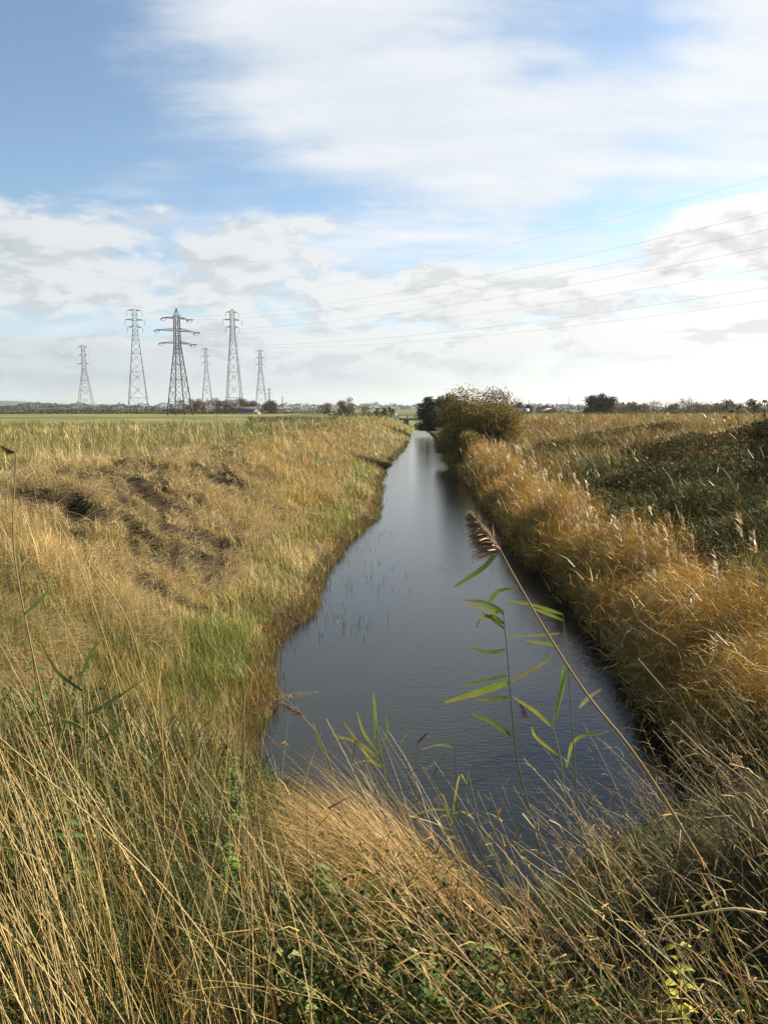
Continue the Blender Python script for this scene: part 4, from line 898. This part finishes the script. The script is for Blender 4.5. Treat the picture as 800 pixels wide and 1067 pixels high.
# long roof by the right-hand trees
x5, y5, z5 = place(742, 380)
h = empty('farmhouse', (x5, y5, z5+.2), 1.45); tag(h, 'long low farmhouse roof half hidden by right horizon trees', 'house')
w, r = gable(M_BRICK, M_SLATE, h, -3.5, 3.5, -9, 9, 0, 1.6, 3.6)
a = Acc(); a.box(-.5, .5, -3, -2, 3.3, 4.4); a.build('chimney', M_BRICK, r)
x6, y6, z6 = place(649, 420)
h = empty('cottage', (x6, y6, z6+.2), 1.57); tag(h, 'cottage with twin chimneys behind the trees right of the evergreen', 'house')
w, r = gable(M_BRICK, M_SLATE, h, -3.5, 3.5, -5, 5, 0, 2.3, 4.3)
for s_ in (-1.6, 1.4):
    a = Acc(); a.box(-.5, .5, s_-.5, s_+.5, 3.9, 5.8); a.build('chimney', M_BRICK, r)
# utility poles
for px, Y, hh, lab in [(591, 330, 7.2, 'lone utility pole between the brick house and bare tree'), (549.5, 340, 6.0, 'short utility pole behind the caravans')]:
    x7, y7, z7 = place(px, Y); o = empty('utility_pole', (x7, y7, z7)); tag(o, lab, 'utility pole')
    a = Acc(); a.tube([(0, 0, 0), (0, 0, hh)], [.13, .10], 8); a.build('pole', M_WOOD, o)
    a = Acc(); a.bar((-.7, 0, hh-.4), (.7, 0, hh-.4), .12); a.build('crossarm', M_WOOD, o)
# bridge
o = empty('bridge', (7.6, 152, 0)); tag(o, 'low dark footbridge crossing the far end of the waterway', 'bridge')
a = Acc(); a.box(-4.6, 4.6, -1.4, 1.4, 1.55, 1.95); a.build('deck', M_CONC, o)
for s_ in (-1, 1):
    a = Acc(); a.box(s_*3.2-.5, s_*3.2+.5, -1.6, 1.6, -.6, 1.55); a.build('abutment', M_CONC, o)
    a = Acc(); a.box(-4.6, 4.6, s_*1.3-.05, s_*1.3+.05, 2.55, 2.65)
    for q in np.linspace(-4.5, 4.5, 7): a.box(q-.05, q+.05, s_*1.3-.05, s_*1.3+.05, 1.95, 2.55)
    a.build('railing', M_WOOD, o)
a = Acc(); a.box(-5.5, -5.1, -.3, .1, 1.2, 3.1); g = a.build('gatepost', M_WHITE); tag(g, 'short pale post at the left end of the footbridge', 'post'); g.location = (7.6, 151, 0)

# ------------------------------------------------------------------ sky
SUN_AZ, SUN_EL = R(60), R(25)        # clockwise from the viewing direction (+Y)
w = bpy.data.worlds.new('World'); SC.world = w; w.use_nodes = True; nt = w.node_tree; nt.nodes.clear()
out = nt.nodes.new('ShaderNodeOutputWorld'); bg = nt.nodes.new('ShaderNodeBackground'); nt.links.new(bg.outputs[0], out.inputs[0])
sky = nt.nodes.new('ShaderNodeTexSky'); sky.sky_type = 'NISHITA'; sky.sun_disc = False
sky.sun_elevation = SUN_EL; sky.sun_rotation = SUN_AZ; sky.air_density = 1.0; sky.dust_density = .6; sky.ozone_density = 1.5
def val(v):
    return v
def mth(op, a, b=None, c=None, clamp=False):
    n = nt.nodes.new('ShaderNodeMath'); n.operation = op; n.use_clamp = clamp
    for i, v in enumerate((a, b, c)):
        if v is None: continue
        if isinstance(v, (int, float)): n.inputs[i].default_value = v
        else: nt.links.new(v, n.inputs[i])
    return n.outputs[0]
tc = nt.nodes.new('ShaderNodeTexCoord'); sx = nt.nodes.new('ShaderNodeSeparateXYZ'); nt.links.new(tc.outputs['Generated'], sx.inputs[0])
dx, dy, dz = sx.outputs
AZ = mth('ARCTAN2', dx, dy); EL = mth('ARCSINE', dz)
def comb(x, y, z=0.0):
    n = nt.nodes.new('ShaderNodeCombineXYZ')
    for i, v in enumerate((x, y, z)):
        if isinstance(v, (int, float)): n.inputs[i].default_value = v
        else: nt.links.new(v, n.inputs[i])
    return n.outputs[0]
def noise(vec, scale, detail=6, rough=.55, dist=0.0):
    n = nt.nodes.new('ShaderNodeTexNoise'); n.inputs['Scale'].default_value = scale; n.inputs['Detail'].default_value = detail
    n.inputs['Roughness'].default_value = rough; n.inputs['Distortion'].default_value = dist; nt.links.new(vec, n.inputs['Vector']); return n.outputs['Fac']
def smooth(v, a, b):
    n = nt.nodes.new('ShaderNodeMapRange'); n.interpolation_type = 'SMOOTHSTEP'; nt.links.new(v, n.inputs[0])
    n.inputs[1].default_value = a; n.inputs[2].default_value = b; return n.outputs[0]
# warp the directions so that cloud outlines are uneven
wn = noise(comb(AZ, mth('MULTIPLY', EL, 1.6), 3.1), 4.0, 3)
wn2 = noise(comb(AZ, mth('MULTIPLY', EL, 1.6), 9.7), 4.0, 3)
AZw = mth('ADD', AZ, mth('MULTIPLY', mth('SUBTRACT', wn, .5), .30)); ELw = mth('ADD', EL, mth('MULTIPLY', mth('SUBTRACT', wn2, .5), .16))
VW = comb(AZw, ELw)
def blob(azd, eld, sa, se, rot, amp):
    """soft patch of cloud at azimuth/elevation in degrees"""
    mp = nt.nodes.new('ShaderNodeMapping'); mp.vector_type = 'TEXTURE'; mp.inputs['Location'].default_value = (R(azd), R(eld), 0)
    mp.inputs['Rotation'].default_value = (0, 0, R(rot)); mp.inputs['Scale'].default_value = (R(sa)*2.3, R(se)*2.3, 1); nt.links.new(VW, mp.inputs[0])
    g = nt.nodes.new('ShaderNodeTexGradient'); g.gradient_type = 'QUADRATIC_SPHERE'; nt.links.new(mp.outputs[0], g.inputs[0])
    return g.outputs['Fac'], amp*1.25
right = smooth(AZ, -.5, .55)
SIDE = mth('ADD', mth('MULTIPLY', smooth(mth('ABSOLUTE', AZ), .75, 1.2), -.5), mth('MULTIPLY', smooth(EL, .62, .9), -.7))
def total(bl, base):
    t = base
    for b_, amp in bl: t = mth('MULTIPLY_ADD', b_, amp, t)
    return t
# high thin cloud
P1 = comb(mth('DIVIDE', dx, mth('ADD', mth('MAXIMUM', dz, 0.0), .25)), mth('DIVIDE', dy, mth('ADD', mth('MAXIMUM', dz, 0.0), .25)), 1.3)
nA = noise(P1, 1.3, 6, .6, .4)
mpn = nt.nodes.new('ShaderNodeMapping'); mpn.inputs['Rotation'].default_value = (0, 0, .5); mpn.inputs['Scale'].default_value = (1, 3.2, 1); nt.links.new(P1, mpn.inputs[0])
nS = noise(mpn.outputs[0], 1.6, 5, .6)
CIR = [(-8, 28, 12, 4.5, -20, .7), (-1, 23, 10, 4.5, -25, .55), (4, 18.5, 9, 4, -12, .5), (12, 18, 9, 2.2, 8, .6), (27, 23, 6, 5.5, 0, .75), (30, 29, 5, 5, 0, .6), (0, 31, 14, 4, 0, .35), (15, 25, 4.5, 4, 50, -.55), (-18, 30, 9, 2.5, -25, .35), (16, 13.8, 9, 1.0, -5, -.2),
       (-27, 19, 13, 6, 0, -.55), (-12, 15.5, 12, 2.6, -8, -.3), (14, 14.5, 8, 1.6, -5, -.4), (5, 14, 8, 2.5, 0, .25), (45, 25, 14, 14, 0, .5), (-60, 30, 20, 12, 0, .3)]
cir = total([blob(*b_) for b_ in CIR], mth('MULTIPLY', mth('SUBTRACT', nA, .5), 1.9)); cir = mth('ADD', cir, mth('MULTIPLY', mth('SUBTRACT', nS, .5), 2.5))
cir = mth('ADD', mth('ADD', cir, SIDE), mth('MULTIPLY', right, .34)); cirA = mth('MULTIPLY', smooth(cir, -.35, 1.15), .93)
# low cumulus and stratocumulus
nB = noise(comb(mth('MULTIPLY', AZ, 1.0), mth('MULTIPLY', EL, 2.4), 5.0), 9.0, 7, .6, .25)
nC = noise(comb(mth('MULTIPLY', AZ, 1.0), mth('MULTIPLY', EL, 5.0), 2.0), 4.5, 5, .6, .1)
CUM = [(-27, 12.3, 5, 1.7, 0, .75), (-14, 11, 4, 1.3, 0, .55), (-6, 12.6, 4.6, 1.2, 8, .8), (-20, 8.0, 16, 2.6, 0, .9), (4, 9.2, 6, 1.8, 0, .7), (10, 8.6, 4.5, 1.6, 0, .5), (22, 10.6, 6.5, 2.6, 8, .95), (27, 12, 4, 2.0, 0, .6), (13, 6.5, 16, 2.6, 0, .5), (28, 7.0, 8, 3, 0, .5),
       (-12, 4.5, 20, 2.2, 0, .5), (10, 3.4, 24, 2.2, 0, .55), (-22, 1.5, 14, 2.2, 0, .5), (0, 11.6, 5, .9, 0, -.45), (-21, 5.6, 7, .9, 0, -.3), (18, 8.0, 6, .5, -6, -.35), (8, 5.6, 9, .6, 4, -.5), (-25, 5.4, 9, .8, 3, -.4), (-12, 7.0, 6, .6, 0, -.4), (20, 4.6, 8, .4, 2, -.35), (2, 6.6, 5, .45, 0, -.4), (24, 7.9, 3, .6, 0, -.5), (-10, 8.2, 6, .7, 0, -.2), (60, 7, 25, 5, 0, .4), (-60, 7, 22, 5, 0, .4)]
cum = total([blob(*b_) for b_ in CUM], mth('MULTIPLY', mth('SUBTRACT', nB, .54), 2.5)); cum = mth('ADD', cum, mth('MULTIPLY', mth('SUBTRACT', nC, .5), 1.1))
cum = mth('ADD', mth('ADD', cum, SIDE), mth('MULTIPLY', smooth(EL, .22, .32), -1.2)); cumA = mth('MULTIPLY', smooth(cum, .0, .55), .93)
# cloud brightness: bellies greyer than tops, brighter towards the sun's side
GREY = [(9, 27, 6, 4, 30, .4), (-20, 30, 8, 3, 0, .3), (-27, 11.2, 4, .9, 0, .7), (-13, 10.2, 3.5, .8, 0, .5), (20, 9.6, 5, .7, 8, .8), (14, 7.2, 5, .8, 8, .7), (4, 8.2, 5, .8, 0, .5), (-24, 3.2, 16, 3.4, 0, .7), (4, 1.5, 30, 1.6, 0, .6)]
grey = total([blob(*b_) for b_ in GREY], mth('MULTIPLY', mth('SUBTRACT', nC, .55), 1.0)); grey = smooth(grey, 0.0, 1.5)
def mixc(f, a, b):
    n = nt.nodes.new('ShaderNodeMix'); n.data_type = 'RGBA'
    if isinstance(f, (int, float)): n.inputs[0].default_value = f
    else: nt.links.new(f, n.inputs[0])
    for i, v in ((6, a), (7, b)):
        if isinstance(v, tuple): n.inputs[i].default_value = (*[q*CK for q in v], 1)
        else: nt.links.new(v, n.inputs[i])
    return n.outputs[2]
BGS = .07; EXPO = 1.5; CK = 1/(BGS*2**EXPO)      # cloud colours below are as they appear, CK turns them into radiance
vs = nt.nodes.new('ShaderNodeVectorMath'); vs.operation = 'MULTIPLY'; nt.links.new(sky.outputs[0], vs.inputs[0]); TI = nt.nodes.new('ShaderNodeMix'); TI.data_type = 'RGBA'; TI.inputs[6].default_value = (.80, .83, .93, 1); TI.inputs[7].default_value = (.86, .88, .87, 1)
nt.links.new(smooth(EL, 0.0, .3), TI.inputs[0]); nt.links.new(TI.outputs[2], vs.inputs[1])
base = vs.outputs[0]
nB2 = noise(comb(mth('ADD', AZ, .012), mth('ADD', mth('MULTIPLY', EL, 2.4), .035), 5.0), 9.0, 7, .6, .25)
rel = smooth(mth('SUBTRACT', nB2, nB), -.03, .10)
grey = mth('MINIMUM', mth('ADD', mth('MULTIPLY', grey, .75), mth('MULTIPLY', rel, .62)), 1.0)
cum_col = mixc(grey, mixc(right, (.80, .83, .85), (1.0, .98, .95)), mixc(right, (.53, .58, .61), (.66, .66, .65)))
cir_col = mixc(smooth(nS, .35, .75), mixc(right, (.70, .78, .86), (.82, .88, .93)), mixc(right, (.90, .92, .96), (.99, .99, 1.0)))
c = mixc(cirA, base, cir_col); c = mixc(cumA, c, cum_col)
low = mth('SUBTRACT', 1.0, smooth(EL, -.01, .13)); c = mixc(mth('MULTIPLY', low, .62), c, mixc(right, (.56, .64, .70), (.74, .79, .84)))
nt.links.new(c, bg.inputs['Color']); bg.inputs['Strength'].default_value = BGS
w.cycles.sampling_method = 'MANUAL'; w.cycles.sample_map_resolution = 512

sun = bpy.data.lights.new('sun', 'SUN'); sun.energy = 5.0; sun.angle = R(.6); sun.color = (1, .88, .68)
so = bpy.data.objects.new('sun', sun); COL.objects.link(so)
from mathutils import Vector
dirv = Vector((math.sin(SUN_AZ)*math.cos(SUN_EL), math.cos(SUN_AZ)*math.cos(SUN_EL), math.sin(SUN_EL)))
so.rotation_euler = dirv.to_track_quat('Z', 'Y').to_euler(); so.location = (60, 20, 40)

# ------------------------------------------------------------------ the hazy air
a = Acc(); a.box(-3200, 3200, -400, 3900, -2.5, 62)
m, nt_h, out_h = new_mat('hazy_air'); pv = nt_h.nodes.new('ShaderNodeVolumePrincipled'); pv.inputs['Density'].default_value = .0001; pv.inputs['Color'].default_value = (.8, .88, .95, 1); pv.inputs['Anisotropy'].default_value = .3
nt_h.links.new(pv.outputs[0], out_h.inputs['Volume'])
tag(a.build('haze', m), 'thin haze over the flat land', 'haze', kind='stuff')
# ------------------------------------------------------------------ camera
cam = bpy.data.cameras.new('camera'); co = bpy.data.objects.new('camera', cam); COL.objects.link(co); SC.camera = co
cam.sensor_fit = 'VERTICAL'; cam.sensor_height = 36; cam.lens = 36*F/1067; cam.clip_end = 9000; cam.clip_start = .05
co.location = (0, 0, EYE); co.rotation_euler = (R(90)-PITCH, 0, 0)
SC.view_settings.view_transform = 'Standard'; SC.view_settings.look = 'None'; SC.view_settings.exposure = EXPO; SC.view_settings.gamma = 1
SC.cycles.max_bounces = 4; SC.cycles.diffuse_bounces = 1; SC.cycles.glossy_bounces = 2; SC.cycles.transmission_bounces = 2
